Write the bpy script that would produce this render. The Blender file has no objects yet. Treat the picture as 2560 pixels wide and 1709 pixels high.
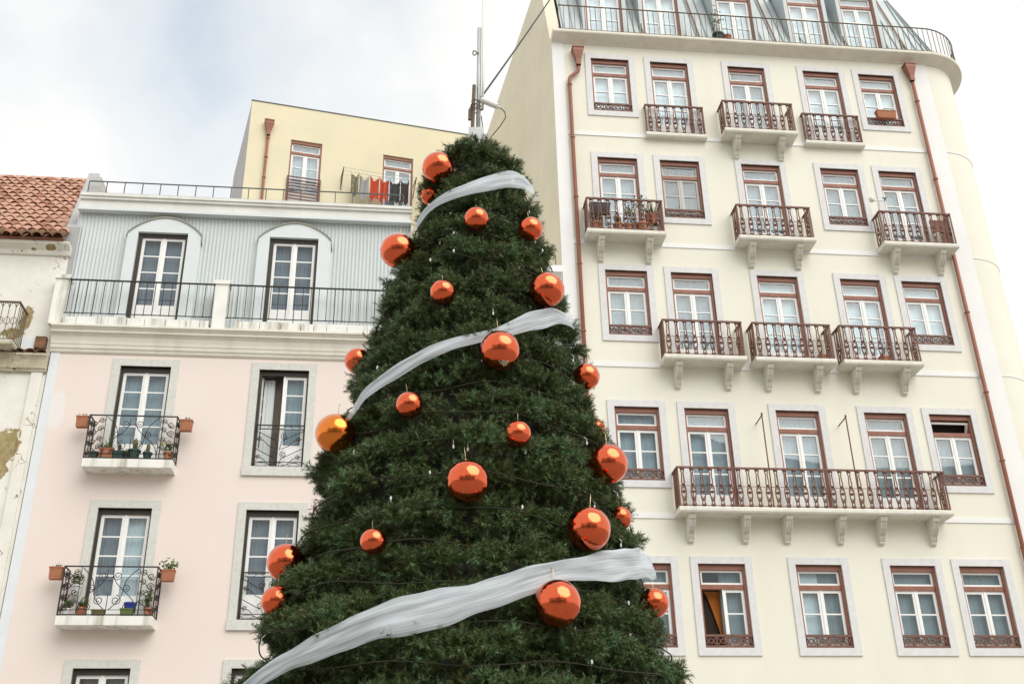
import bpy, math, random
import numpy as np
from mathutils import Matrix, Vector
random.seed(7); rng = np.random.default_rng(11)
R = math.radians
scene = bpy.context.scene
COL = scene.collection

# ------------------------------------------------------------------ camera
W, H, F = 2560, 1709, 2714.0
PITCH, ROLL = R(26.8), R(-1.27)
CAM = np.array([0, 0, 1.6])
_c, _s = math.cos(PITCH), math.sin(PITCH)
FW = np.array([0, _c, _s]); _u = np.array([0, -_s, _c]); _r = np.array([1.0, 0, 0])
RT = math.cos(ROLL) * _r + math.sin(ROLL) * _u
UP = -math.sin(ROLL) * _r + math.cos(ROLL) * _u
cd = bpy.data.cameras.new('camera'); cam = bpy.data.objects.new('camera', cd); COL.objects.link(cam)
cd.sensor_width = 36; cd.lens = 36 * F / W; cd.clip_end = 2000; cd.clip_start = .1
cam.matrix_world = Matrix(((RT[0], UP[0], -FW[0], CAM[0]), (RT[1], UP[1], -FW[1], CAM[1]), (RT[2], UP[2], -FW[2], CAM[2]), (0, 0, 0, 1)))
scene.camera = cam
scene.render.resolution_x, scene.render.resolution_y = 1024, 683

# ------------------------------------------------------------------ sky and sun
SUN = np.array([.46, -.56, .73]); SUN /= np.linalg.norm(SUN)
SKY_STRENGTH, CLOUD = .15, .60
world = bpy.data.worlds.new('World'); scene.world = world; world.use_nodes = True
nt = world.node_tree; nt.nodes.clear()
def N(t, **k):
    n = nt.nodes.new(t)
    for a, b in k.items(): setattr(n, a, b)
    return n
wo = N('ShaderNodeOutputWorld'); mixs = N('ShaderNodeMixShader')
sky = N('ShaderNodeTexSky', sky_type='NISHITA', sun_disc=False)
sky.sun_elevation = math.asin(SUN[2]); sky.sun_rotation = math.atan2(SUN[0], SUN[1])
sky.air_density = 1.0; sky.dust_density = .3; sky.ozone_density = .35
b1 = N('ShaderNodeBackground'); b1.inputs[1].default_value = SKY_STRENGTH
b2 = N('ShaderNodeBackground'); b2.inputs[0].default_value = (1, .99, .965, 1); b2.inputs[1].default_value = CLOUD
tc = N('ShaderNodeTexCoord'); mp = N('ShaderNodeMapping'); mp.inputs['Location'].default_value = (2.35, .62, .2)
n1 = N('ShaderNodeTexNoise'); n1.inputs['Scale'].default_value = 2.1; n1.inputs['Detail'].default_value = 5; n1.inputs['Roughness'].default_value = .5
rp = N('ShaderNodeValToRGB'); rp.color_ramp.elements[0].position = .30; rp.color_ramp.elements[1].position = .56
rp.color_ramp.elements[0].color = (.95, .95, .95, 1); rp.color_ramp.elements[1].color = (1, 1, 1, 1)
L = nt.links.new
L(tc.outputs['Generated'], mp.inputs[0]); L(mp.outputs[0], n1.inputs['Vector']); L(n1.outputs[0], rp.inputs[0])
# thin cloud with a ragged blue gap
d0 = FW + RT * (470 - W / 2) / F - UP * (10 - H / 2) / F; d0 = d0 / np.linalg.norm(d0)
vsub = N('ShaderNodeVectorMath', operation='SUBTRACT'); vsub.inputs[1].default_value = tuple(d0)
vlen = N('ShaderNodeVectorMath', operation='LENGTH'); n2 = N('ShaderNodeTexNoise'); n2.inputs['Scale'].default_value = 7; n2.inputs['Detail'].default_value = 4
ma = N('ShaderNodeMath', operation='MULTIPLY_ADD'); ma.inputs[1].default_value = .42
r2 = N('ShaderNodeValToRGB'); r2.color_ramp.elements[0].position = .16; r2.color_ramp.elements[1].position = .46
r2.color_ramp.elements[0].color = (.42, .42, .42, 1); r2.color_ramp.elements[1].color = (1, 1, 1, 1)
mn = N('ShaderNodeMath', operation='MINIMUM')
L(tc.outputs['Generated'], vsub.inputs[0]); L(vsub.outputs[0], vlen.inputs[0]); L(tc.outputs['Generated'], n2.inputs['Vector']); L(n2.outputs[0], ma.inputs[0]); L(vlen.outputs['Value'], ma.inputs[2]); L(ma.outputs[0], r2.inputs[0])
L(r2.outputs[0], mn.inputs[0]); L(rp.outputs[0], mn.inputs[1])
mg = N('ShaderNodeMix', data_type='RGBA', blend_type='MULTIPLY'); mg.inputs[0].default_value = 1; mg.inputs[7].default_value = (.93, 1.08, .96, 1); L(sky.outputs[0], mg.inputs[6]); L(mg.outputs[2], b1.inputs[0]); L(mn.outputs[0], mixs.inputs[0]); L(b1.outputs[0], mixs.inputs[1]); L(b2.outputs[0], mixs.inputs[2]); L(mixs.outputs[0], wo.inputs[0])
sd = bpy.data.lights.new('sun', 'SUN'); sd.energy = 1.5; sd.angle = R(54); sd.color = (1, .965, .90)
so = bpy.data.objects.new('sun', sd); COL.objects.link(so)
so.rotation_euler = Vector(-SUN).to_track_quat('-Z', 'Y').to_euler(); so.location = (8, -10, 30)
vs = scene.view_settings; vs.view_transform = 'Standard'; vs.look = 'None'; vs.gamma = 1; vs.exposure = .80; vs.use_curve_mapping = False

# ------------------------------------------------------------------ helpers
def ray(px, py): return FW + RT * (px - W / 2) / F - UP * (py - H / 2) / F
class Plane:                                   # a vertical wall: u along it, off in front of it
    def __init__(s, o, yaw):
        s.o = np.array([o[0], o[1], 0.0]); s.yaw = yaw
        s.u = np.array([math.cos(yaw), math.sin(yaw), 0]); s.n = np.array([math.sin(yaw), -math.cos(yaw), 0])
    def uz(s, px, py, off=0):
        r = ray(px, py); o = s.o + s.n * off; t = ((o - CAM) @ s.n) / (r @ s.n); p = CAM + r * t
        return float((p - s.o) @ s.u), float(p[2])
    def pt(s, u, off, z): return s.o + s.u * u + s.n * off + np.array([0, 0, z])
FAC = Plane((1.1585, 21.0), R(6.8))
WNG = Plane((-7.942, 26.8), R(16.6))

def tag(o, label=None, cat=None, group=None, kind=None):
    if label: o['label'] = label
    if cat: o['category'] = cat
    if group: o['group'] = group
    if kind: o['kind'] = kind
    return o
def link(name, data, parent=None, loc=(0, 0, 0), rot=(0, 0, 0), scale=None, label=None):
    o = bpy.data.objects.new(name, data); COL.objects.link(o)
    o.location = loc; o.rotation_euler = rot
    if scale is not None: o.scale = (scale,) * 3 if isinstance(scale, (int, float)) else scale
    if parent is not None: o.parent = parent
    if label: o['label'] = label
    return o
class MB:
    def __init__(s, ox=0): s.v = []; s.f = []; s.ox = ox
    def add(s, vs, fs):
        b = len(s.v); s.v += [(p[0] + s.ox, p[1], p[2]) for p in vs]; s.f += [tuple(b + i for i in f) for f in fs]
    def box(s, x0, x1, y0, y1, z0, z1):
        s.add([(x0, y0, z0), (x1, y0, z0), (x1, y1, z0), (x0, y1, z0), (x0, y0, z1), (x1, y0, z1), (x1, y1, z1), (x0, y1, z1)],
              [(0, 3, 2, 1), (4, 5, 6, 7), (0, 1, 5, 4), (1, 2, 6, 5), (2, 3, 7, 6), (3, 0, 4, 7)]); return s
    def quad(s, *p): s.add(p, [tuple(range(len(p)))]); return s
    def prism(s, poly, y0, y1):                # polygon in x,z pushed along y
        n = len(poly); s.add([(x, y0, z) for x, z in poly] + [(x, y1, z) for x, z in poly],
            [tuple(range(n)), tuple(range(2 * n - 1, n - 1, -1))] + [((i + 1) % n, i, n + i, n + (i + 1) % n) for i in range(n)]); return s
    def prismx(s, poly, x0, x1):               # polygon in y,z pushed along x
        n = len(poly); s.add([(x0, y, z) for y, z in poly] + [(x1, y, z) for y, z in poly],
            [tuple(range(n - 1, -1, -1)), tuple(range(n, 2 * n))] + [(i, (i + 1) % n, n + (i + 1) % n, n + i) for i in range(n)]); return s
    def tube(s, pts, r, k=6, closed=False):
        P = [np.array(p, float) for p in pts]; n = len(P); V = []
        up = None
        for i in range(n):
            a = P[i - 1] if (i > 0 or closed) else P[i]; b = P[(i + 1) % n] if (i < n - 1 or closed) else P[i]
            d = b - a; d = d / (np.linalg.norm(d) + 1e-9)
            if up is None: up = np.array([0, 0, 1.]) if abs(d[2]) < .9 else np.array([1., 0, 0])
            e1 = np.cross(d, up); e1 /= np.linalg.norm(e1) + 1e-9; e2 = np.cross(e1, d); up = e2
            rr = r[i] if hasattr(r, '__len__') else r
            V += [P[i] + rr * (math.cos(2 * math.pi * j / k) * e1 + math.sin(2 * math.pi * j / k) * e2) for j in range(k)]
        fs = []
        for i in range(n if closed else n - 1):
            for j in range(k):
                i2 = (i + 1) % n; fs.append((i * k + j, i * k + (j + 1) % k, i2 * k + (j + 1) % k, i2 * k + j))
        if not closed: fs += [tuple(range(k - 1, -1, -1)), tuple((n - 1) * k + j for j in range(k))]
        s.add(V, fs); return s
    def lathe(s, prof, c=(0, 0, 0), k=16):
        V = []; n = len(prof)
        for r, z in prof: V += [(c[0] + r * math.cos(2 * math.pi * j / k), c[1] + r * math.sin(2 * math.pi * j / k), c[2] + z) for j in range(k)]
        fs = [(i * k + j, i * k + (j + 1) % k, (i + 1) * k + (j + 1) % k, (i + 1) * k + j) for i in range(n - 1) for j in range(k)]
        fs += [tuple(range(k - 1, -1, -1)), tuple((n - 1) * k + j for j in range(k))]
        s.add(V, fs); return s
    def sweep(s, path, prof):                  # path: (x,y,nx,ny); prof: closed loop of (off,z)
        n = len(prof); V = []
        for x, y, nx, ny in path: V += [(x + nx * o, y + ny * o, z) for o, z in prof]
        fs = [(i * n + j, i * n + (j + 1) % n, (i + 1) * n + (j + 1) % n, (i + 1) * n + j) for i in range(len(path) - 1) for j in range(n)]
        fs += [tuple(range(n - 1, -1, -1)), tuple((len(path) - 1) * n + j for j in range(n))]
        s.add(V, fs); return s
    def wall(s, x0, x1, z0, z1, holes, y=0, depth=.25):
        xs = sorted({x0, x1} | {h[0] for h in holes} | {h[1] for h in holes}); zs = sorted({z0, z1} | {h[2] for h in holes} | {h[3] for h in holes})
        for a, b in zip(xs, xs[1:]):
            for c, d in zip(zs, zs[1:]):
                mx, mz = (a + b) / 2, (c + d) / 2
                if any(h[0] < mx < h[1] and h[2] < mz < h[3] for h in holes): continue
                s.quad((a, y, c), (b, y, c), (b, y, d), (a, y, d))
        for a, b, c, d in holes:
            e = y + depth
            s.quad((a, y, c), (a, y, d), (a, e, d), (a, e, c)); s.quad((b, y, d), (b, y, c), (b, e, c), (b, e, d))
            s.quad((a, y, d), (b, y, d), (b, e, d), (a, e, d)); s.quad((b, y, c), (a, y, c), (a, e, c), (b, e, c))
        return s
    def mesh(s, name, mat, smooth=False):
        m = bpy.data.meshes.new(name); m.from_pydata([tuple(map(float, v)) for v in s.v], [], s.f); m.materials.append(mat)
        if smooth: m.polygons.foreach_set('use_smooth', [True] * len(m.polygons))
        return m
    def build(s, name, mat, parent=None, loc=(0, 0, 0), rot=(0, 0, 0), smooth=False, label=None):
        return link(name, s.mesh(name, mat, smooth), parent, loc, rot, label=label)
def root(name, plane, u0, label, cat, group=None):
    o = link(name, None, None, tuple(plane.pt(u0, 0, 0)), (0, 0, plane.yaw)); o.empty_display_size = .3
    return tag(o, label, cat, group)
_cache = {}
def cached(key, fn):
    if key not in _cache: _cache[key] = fn()
    return _cache[key]

# ------------------------------------------------------------------ materials
def mat(name, col, rough=.7, var=.06, vscale=3.0, bump=0, bscale=60, metal=0, coat=0, col2=None, streak=None, spec=.4, extra=None, speck=None, cracks=None):
    m = bpy.data.materials.new(name); m.use_nodes = True; t = m.node_tree; b = t.nodes['Principled BSDF']
    b.inputs['Roughness'].default_value = rough; b.inputs['Metallic'].default_value = metal; b.inputs['Coat Weight'].default_value = coat
    b.inputs['Specular IOR Level'].default_value = spec
    tcn = t.nodes.new('ShaderNodeTexCoord'); lk = t.links.new
    co = tcn.outputs['Object']
    def noise(sc, det=4, vec=None, scl=None, rgh=.55, off=None):
        n = t.nodes.new('ShaderNodeTexNoise'); n.inputs['Scale'].default_value = sc; n.inputs['Detail'].default_value = det; n.inputs['Roughness'].default_value = rgh
        v = vec or co
        if scl or off:
            q = t.nodes.new('ShaderNodeMapping')
            if scl: q.inputs['Scale'].default_value = scl
            if off: q.inputs['Location'].default_value = off
            lk(v, q.inputs[0]); v = q.outputs[0]
        lk(v, n.inputs['Vector']); return n.outputs[0]
    def ramp(f, a, bb, c0=(0, 0, 0, 1), c1=(1, 1, 1, 1)):
        r = t.nodes.new('ShaderNodeValToRGB'); r.color_ramp.elements[0].position = a; r.color_ramp.elements[1].position = bb
        r.color_ramp.elements[0].color = c0; r.color_ramp.elements[1].color = c1; lk(f, r.inputs[0]); return r.outputs[0]
    def mix(f, a, bb):
        x = t.nodes.new('ShaderNodeMix'); x.data_type = 'RGBA'
        for i, vv in ((0, f), (6, a), (7, bb)):
            if isinstance(vv, (tuple, list)): x.inputs[i].default_value = (*vv[:3], 1)
            elif isinstance(vv, (int, float)): x.inputs[i].default_value = vv
            else: lk(vv, x.inputs[i])
        return x.outputs[2]
    c2 = col2 or tuple(max(0, k * (1 - var * 2.2)) for k in col)
    out = mix(ramp(noise(vscale), .3, .7), col, c2)
    if streak:                                  # rain streaks: (colour, amount 0..1, density)
        f = ramp(noise(1.0, 5, scl=(streak[2], streak[2], streak[2] * .09)), .50, .78)
        g = t.nodes.new('ShaderNodeMath'); g.operation = 'MULTIPLY'; lk(f, g.inputs[0]); g.inputs[1].default_value = streak[1]
        out = mix(g.outputs[0], out, streak[0])
    if speck:                                   # patches of another colour: (colour, scale, threshold)
        out = mix(ramp(noise(speck[1], 6, rgh=.6), speck[2], speck[2] + .025), out, speck[0])
    if cracks:
        wv_ = t.nodes.new('ShaderNodeTexVoronoi'); wv_.feature = 'DISTANCE_TO_EDGE'; wv_.inputs['Scale'].default_value = cracks
        nv_ = t.nodes.new('ShaderNodeTexNoise'); nv_.inputs['Scale'].default_value = 3; nv_.inputs['Detail'].default_value = 6; lk(co, nv_.inputs['Vector']); ad = t.nodes.new('ShaderNodeVectorMath'); ad.operation = 'MULTIPLY_ADD'; ad.inputs[1].default_value = (.5, .5, .5); lk(nv_.outputs['Color'], ad.inputs[0]); lk(co, ad.inputs[2]); lk(ad.outputs[0], wv_.inputs['Vector'])
        k1 = ramp(wv_.outputs['Distance'], .004, .012, (1, 1, 1, 1), (0, 0, 0, 1)); k2 = ramp(noise(1.4, 3), .53, .58); mm = t.nodes.new('ShaderNodeMath'); mm.operation = 'MULTIPLY'; lk(k1, mm.inputs[0]); lk(k2, mm.inputs[1])
        out = mix(mm.outputs[0], out, (.20, .15, .08))
    if extra: out = extra(t, lk, co, noise, ramp, mix, out)
    lk(out, b.inputs['Base Color'])
    if bump:
        bn = t.nodes.new('ShaderNodeBump'); bn.inputs['Strength'].default_value = bump; bn.inputs['Distance'].default_value = .02
        lk(noise(bscale, 3), bn.inputs['Height']); lk(bn.outputs[0], b.inputs['Normal'])
    return m
def blobs(spots, colour, colour2, wob=.5):
    """stains with a shape of their own: spots = (x, z, rx, rz) in the object's own metres"""
    def f(t, lk, co, noise, ramp, mix, out):
        sp = t.nodes.new('ShaderNodeSeparateXYZ'); lk(co, sp.inputs[0])
        wn = noise(4.5, 6, rgh=.6); tot = None
        def M(op, a, b=None):
            n = t.nodes.new('ShaderNodeMath'); n.operation = op
            for i, q in enumerate((a, b)):
                if q is None: continue
                if isinstance(q, (int, float)): n.inputs[i].default_value = q
                else: lk(q, n.inputs[i])
            return n.outputs[0]
        for x, z, rx, rz in spots:
            dx = M('DIVIDE', M('SUBTRACT', sp.outputs[0], x), rx); dz = M('DIVIDE', M('SUBTRACT', sp.outputs[2], z), rz)
            d = M('SQRT', M('ADD', M('MULTIPLY', dx, dx), M('MULTIPLY', dz, dz)))
            d = M('ADD', d, M('MULTIPLY', M('SUBTRACT', wn, .5), 3.2 * wob))
            tot = d if tot is None else M('MINIMUM', tot, d)
        k = ramp(tot, .92, 1.0, (1, 1, 1, 1), (0, 0, 0, 1))
        return mix(k, out, mix(ramp(noise(9, 4), .4, .6), colour, colour2))
    return f
CREAM = (.785, .775, .68); YEL = (.775, .73, .575)
M = {}
M['cream'] = mat('cream_render', CREAM, .85, .025, .6, .12, 90, streak=((.70, .665, .54), .36, 1.7))
M['cream_white'] = mat('white_render', (.82, .83, .83), .8, .025, 1.2, .1, 90)
M['stone'] = mat('pale_stone', (.705, .71, .72), .75, .05, 9, .15, 120)
M['slab'] = mat('weathered_slab', (.76, .75, .68), .8, .06, 4, .2, 60, streak=((.42, .38, .26), .35, 9))
M['moulding'] = mat('cornice_render', (.77, .75, .66), .8, .05, 2, .1, 60, streak=((.50, .46, .33), .35, 5))
M['party'] = mat('party_wall_render', (.40, .405, .41), .85, .06, 2, .15, 60, streak=((.28, .27, .25), .4, 5))
M['yellow'] = mat('yellow_render', YEL, .85, .05, .8, .12, 90, streak=((.70, .69, .64), .5, 2.6))
M['yellow_wing'] = mat('yellow_wing_render', (.73, .675, .49), .85, .04, .7, .12, 90)
M['grey_render'] = mat('grey_render', (.52, .52, .52), .85, .05, 2, .1, 80)
M['brown'] = mat('brown_paint', (.29, .118, .078), .5, .10, 6)
M['iron_brown'] = mat('brown_iron', (.205, .092, .064), .55, .18, 14)
M['pipe'] = mat('brown_pipe', (.30, .115, .072), .5, .08, 4)
M['white_wood'] = mat('white_wood', (.84, .85, .84), .45, .03, 5)
M['grey_wood'] = mat('grey_wood', (.50, .50, .47), .5, .03, 5)
M['dark_green'] = mat('dark_green_paint', (.040, .037, .026), .5, .1, 6)
M['black_iron'] = mat('black_iron', (.030, .026, .024), .55, .1, 20)
M['grey_iron'] = mat('grey_iron', (.10, .11, .11), .55, .1, 20)
M['zinc'] = mat('blue_zinc', (.52, .58, .595), .5, .05, 1.3, .05, 30, streak=((.42, .47, .48), .25, 5))
M['zinc_seam'] = mat('zinc_seam', (.30, .36, .38), .5, .08, 3)
M['corrugated'] = mat('corrugated_sheet', (.58, .63, .64), .55, .03, 1.1, 0, streak=((.52, .57, .58), .25, 6))
M['attic_panel'] = mat('attic_panel', (.66, .71, .73), .6, .03, 2)
M['lead'] = mat('lead_edge', (.30, .31, .25), .6, .1, 8)
M['pink'] = mat('pink_render', (.755, .665, .62), .85, .03, .55, .12, 90, col2=(.765, .69, .645),
    extra=blobs([(.30 - 0, 10.3, .17, .42)], (.75, .72, .70), (.77, .74, .72), .30))
M['pale_strip'] = mat('pale_corner_paint', (.72, .76, .79), .8, .03, 2, .1, 80)
M['pink_stone'] = mat('grey_green_stone', (.65, .66, .62), .75, .07, 14, .15, 120)
M['curb'] = mat('stained_curb', (.83, .83, .79), .8, .05, 3, .2, 40, streak=((.20, .17, .08), .8, 6))
M['parapet'] = mat('parapet_render', (.74, .745, .71), .8, .05, 2, .1, 50, streak=((.48, .46, .36), .3, 4))
M['pink_cornice'] = mat('cream_cornice', (.77, .755, .675), .8, .05, 2, .1, 50, streak=((.45, .40, .22), .35, 4))
M['old_white'] = mat('peeling_white', (.80, .79, .73), .85, .05, 2.5, .3, 40, cracks=1.6, speck=((.30, .22, .11), 4.5, .70), streak=((.62, .57, .42), .25, 4),
    extra=blobs([(2.75, 9.5, .30, .36), (2.62, 9.05, .24, .22), (2.65, 12.35, .13, .30), (2.45, 11.98, .24, .12), (2.85, 11.72, .12, .10), (2.98, 11.3, .06, .07), (2.6, 11.3, .10, .08), (3.0, 9.75, .02, .10), (2.9, 13.98, .10, .04), (2.55, 13.95, .06, .03)], (.29, .215, .10), (.37, .31, .16), .6))
M['old_cornice'] = mat('dirty_cornice', (.58, .55, .42), .85, .15, 5, .35, 40, cracks=3, speck=((.16, .09, .035), 5.5, .62), streak=((.34, .28, .15), .4, 6))
M['tile'] = mat('terracotta_tile', (.55, .33, .245), .8, .12, 3.5, .2, 50, col2=(.49, .28, .20))
M['tile2'] = mat('pale_terracotta_tile', (.64, .39, .28), .8, .14, 3.5, .2, 50)
M['tile3'] = mat('dark_terracotta_tile', (.44, .21, .14), .8, .16, 3.5, .2, 50)
M['tile_old'] = mat('mossy_tile', (.27, .13, .07), .9, .3, 9, .4, 50, col2=(.12, .08, .05))
M['terracotta'] = mat('terracotta_pot', (.41, .165, .09), .8, .1, 12)
M['green_pot'] = mat('dark_green_pot', (.02, .05, .045), .5, .1, 12)
M['white_pot'] = mat('white_pot', (.7, .72, .72), .4, .05, 12)
M['blue_pot'] = mat('blue_plastic', (.02, .05, .35), .4, .05, 12)
M['dark_box'] = mat('dark_box', (.06, .045, .05), .6, .1, 12)
M['leaf'] = mat('leaf', (.07, .13, .03), .6, .25, 25, col2=(.11, .15, .04))
M['flower'] = mat('pale_flower', (.75, .68, .25), .6, .05, 20)
M['cactus'] = mat('cactus', (.13, .14, .04), .7, .2, 25, col2=(.10, .07, .03))
M['curtain_white'] = mat('white_curtain', (.80, .84, .84), .9, .04, 3)
M['curtain_grey'] = mat('grey_curtain', (.36, .405, .415), .9, .08, 1.2)
M['curtain_blue'] = mat('pale_blue_curtain', (.42, .48, .51), .9, .08, 1.2)
M['curtain_dark'] = mat('dim_curtain', (.17, .18, .19), .9, .12, 2.5)
M['curtain_slate'] = mat('slate_curtain', (.29, .305, .335), .9, .10, 1.5)
M['curtain_orange'] = mat('orange_curtain', (.42, .13, .02), .9, .1, 4)
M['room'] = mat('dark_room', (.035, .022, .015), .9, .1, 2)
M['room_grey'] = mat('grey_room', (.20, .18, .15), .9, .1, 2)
M['paving'] = mat('paving', (.34, .31, .27), .85, .12, .8, .3, 6)
M['mast'] = mat('pale_metal', (.52, .55, .55), .45, .08, 10, metal=.3)
M['mast_dark'] = mat('rusty_metal', (.17, .13, .09), .7, .2, 14)
M['plastic'] = mat('white_plastic', (.72, .72, .70), .4, .03, 8)
M['cable'] = mat('black_cable', (.02, .02, .02), .6, .05, 8)
M['bulb'] = mat('milky_bulb', (.75, .74, .70), .3, .03, 8)
def glass_mat():
    m = bpy.data.materials.new('window_glass'); m.use_nodes = True; t = m.node_tree; t.nodes.clear()
    o = t.nodes.new('ShaderNodeOutputMaterial'); mx = t.nodes.new('ShaderNodeMixShader'); tr = t.nodes.new('ShaderNodeBsdfTransparent'); gl = t.nodes.new('ShaderNodeBsdfGlossy')
    tr.inputs[0].default_value = (.86, .91, .93, 1); gl.inputs['Roughness'].default_value = .02; gl.inputs[0].default_value = (.95, .97, 1, 1)
    lw_ = t.nodes.new('ShaderNodeLayerWeight'); lw_.inputs[0].default_value = .5; pw = t.nodes.new('ShaderNodeMath'); pw.operation = 'POWER'; pw.inputs[1].default_value = 3.5; fr = t.nodes.new('ShaderNodeMath'); fr.operation = 'MULTIPLY_ADD'; fr.inputs[1].default_value = .5; fr.inputs[2].default_value = .045; t.links.new(lw_.outputs['Facing'], pw.inputs[0]); t.links.new(pw.outputs[0], fr.inputs[0])
    tc2 = t.nodes.new('ShaderNodeTexCoord'); nz = t.nodes.new('ShaderNodeTexNoise'); nz.inputs['Scale'].default_value = 2.5; bn = t.nodes.new('ShaderNodeBump'); bn.inputs['Strength'].default_value = .012; bn.inputs['Distance'].default_value = .01
    t.links.new(tc2.outputs['Object'], nz.inputs['Vector']); t.links.new(nz.outputs[0], bn.inputs['Height']); t.links.new(bn.outputs[0], gl.inputs['Normal'])
    t.links.new(fr.outputs[0], mx.inputs[0]); t.links.new(tr.outputs[0], mx.inputs[1]); t.links.new(gl.outputs[0], mx.inputs[2]); t.links.new(mx.outputs[0], o.inputs[0]); return m
M['glass'] = glass_mat()
def tulle_mat():
    m = bpy.data.materials.new('white_tulle'); m.use_nodes = True; t = m.node_tree; t.nodes.clear(); lk = t.links.new
    o = t.nodes.new('ShaderNodeOutputMaterial'); mx = t.nodes.new('ShaderNodeMixShader'); tr = t.nodes.new('ShaderNodeBsdfTransparent'); d = t.nodes.new('ShaderNodeBsdfDiffuse'); tl = t.nodes.new('ShaderNodeBsdfTranslucent'); m2 = t.nodes.new('ShaderNodeMixShader')
    d.inputs[0].default_value = (.74, .80, .86, 1); tl.inputs[0].default_value = (.72, .80, .88, 1); m2.inputs[0].default_value = .28
    uv = t.nodes.new('ShaderNodeUVMap'); mpn = t.nodes.new('ShaderNodeMapping'); mpn.inputs['Scale'].default_value = (.6, 46, 1); nz = t.nodes.new('ShaderNodeTexNoise'); nz.inputs['Scale'].default_value = 1; nz.inputs['Detail'].default_value = 5; nz.inputs['Roughness'].default_value = .62
    rp2 = t.nodes.new('ShaderNodeValToRGB'); rp2.color_ramp.elements[0].position = .36; rp2.color_ramp.elements[1].position = .60
    rp2.color_ramp.elements[0].color = (.62, .62, .62, 1); rp2.color_ramp.elements[1].color = (.08, .08, .08, 1)
    lk(uv.outputs[0], mpn.inputs[0]); lk(mpn.outputs[0], nz.inputs['Vector']); nb2 = t.nodes.new('ShaderNodeTexNoise'); nb2.inputs['Scale'].default_value = 1; nb2.inputs['Detail'].default_value = 2; mp2 = t.nodes.new('ShaderNodeMapping'); mp2.inputs['Scale'].default_value = (1.6, 7, 1); lk(uv.outputs[0], mp2.inputs[0]); lk(mp2.outputs[0], nb2.inputs['Vector']); av = t.nodes.new('ShaderNodeMath'); av.operation = 'MULTIPLY_ADD'; av.inputs[1].default_value = .55; hf = t.nodes.new('ShaderNodeMath'); hf.operation = 'MULTIPLY'; hf.inputs[1].default_value = .45; lk(nz.outputs[0], hf.inputs[0]); lk(nb2.outputs[0], av.inputs[0]); lk(hf.outputs[0], av.inputs[2]); lk(av.outputs[0], rp2.inputs[0])
    lk(d.outputs[0], m2.inputs[1]); lk(tl.outputs[0], m2.inputs[2]); lk(rp2.outputs[0], mx.inputs[0]); lk(m2.outputs[0], mx.inputs[1]); lk(tr.outputs[0], mx.inputs[2]); lk(mx.outputs[0], o.inputs[0]); return m
M['tulle'] = tulle_mat()

# ------------------------------------------------------------------ ground
g = MB().quad((-600, -600, 0), (600, -600, 0), (600, 600, 0), (-600, 600, 0)).build('ground', M['paving']); tag(g, 'pale stone paving of the square', 'ground', kind='structure')

# ------------------------------------------------------------------ windows
def leaf_mesh(w, h, stile, bars, panel, matl, key):
    def f():
        b = MB(); d0, d1 = 0, .045
        b.box(0, stile, d0, d1, -h, 0); b.box(w - stile, w, d0, d1, -h, 0); b.box(stile, w - stile, d0 + .002, d1, -stile, 0)
        b.box(stile, w - stile, d0 + .002, d1, -h, -h + (panel or stile))
        if panel: b.box(stile + .05, w - stile - .05, d0 - .008, d0 + .002, -h + .06, -h + panel - .07)
        for z in bars: b.box(stile, w - stile, d0 + .004, d1 - .006, z - .014, z + .014)
        return b.mesh('sash', matl)
    return cached(('leaf', key, w, h), f)
def pane_mesh(w, h):
    w, h = round(w, 3), round(h, 3)
    return cached(('pane', w, h), lambda: MB().box(0, w, 0, .005, -h, 0).mesh('pane', M['glass']))
def curtain_mesh(w, h, m, pleat=.014, seed=0):
    pleat *= .5
    def f():
        b = MB(); r = random.Random(seed); n = 26; ph = r.random() * 6
        ys = [pleat * (math.sin(i * 1.9 + ph) + .6 * math.sin(i * .83 + ph * 2)) for i in range(n + 1)]
        for i in range(n):
            b.quad((w * i / n, ys[i], -h), (w * (i + 1) / n, ys[i + 1], -h), (w * (i + 1) / n, ys[i + 1], 0), (w * i / n, ys[i], 0))
        b.box(0, w, .05, .056, -h, 0)
        return b.mesh('curtain', m)
    return cached(('cur', round(w, 3), round(h, 3), m.name, seed % 4), f)
def spiral(cx, cz, r0, turns, a0, sgn=1, n=14, y=0):
    return [(cx + r0 * (1 - .8 * i / n) * math.cos(a0 + sgn * 2 * math.pi * turns * i / n), y, cz + r0 * (1 - .8 * i / n) * math.sin(a0 + sgn * 2 * math.pi * turns * i / n)) for i in range(n + 1)]
def guard_mesh(w):                                # low cast-iron panel in a window's foot
    def f():
        b = MB(); h = .255
        b.box(-.01, w + .01, -.012, .03, h - .045, h); b.box(0, w, -.005, .02, 0, .05)
        n = 4; cw = w / n
        for i in range(n):
            c = cw * (i + .5); zc = .13
            b.tube([(c + .045 * math.cos(a * math.pi / 5), .0, zc + .045 * math.sin(a * math.pi / 5)) for a in range(10)], .014, 5, True)
            for sg in (-1, 1):
                b.tube([(c + sg * .05, 0, zc), (c + sg * .085, 0, zc + .055), (c + sg * (cw / 2), 0, zc + .08)], .013, 5)
                b.tube([(c + sg * .05, 0, zc), (c + sg * .085, 0, zc - .055), (c + sg * (cw / 2), 0, zc - .07)], .013, 5)
            b.box(c - cw / 2 - .014, c - cw / 2 + .014, -.004, .012, .05, h - .045)
        return b.mesh('guard', M['iron_brown'])
    return cached(('guard', w), f)
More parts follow.
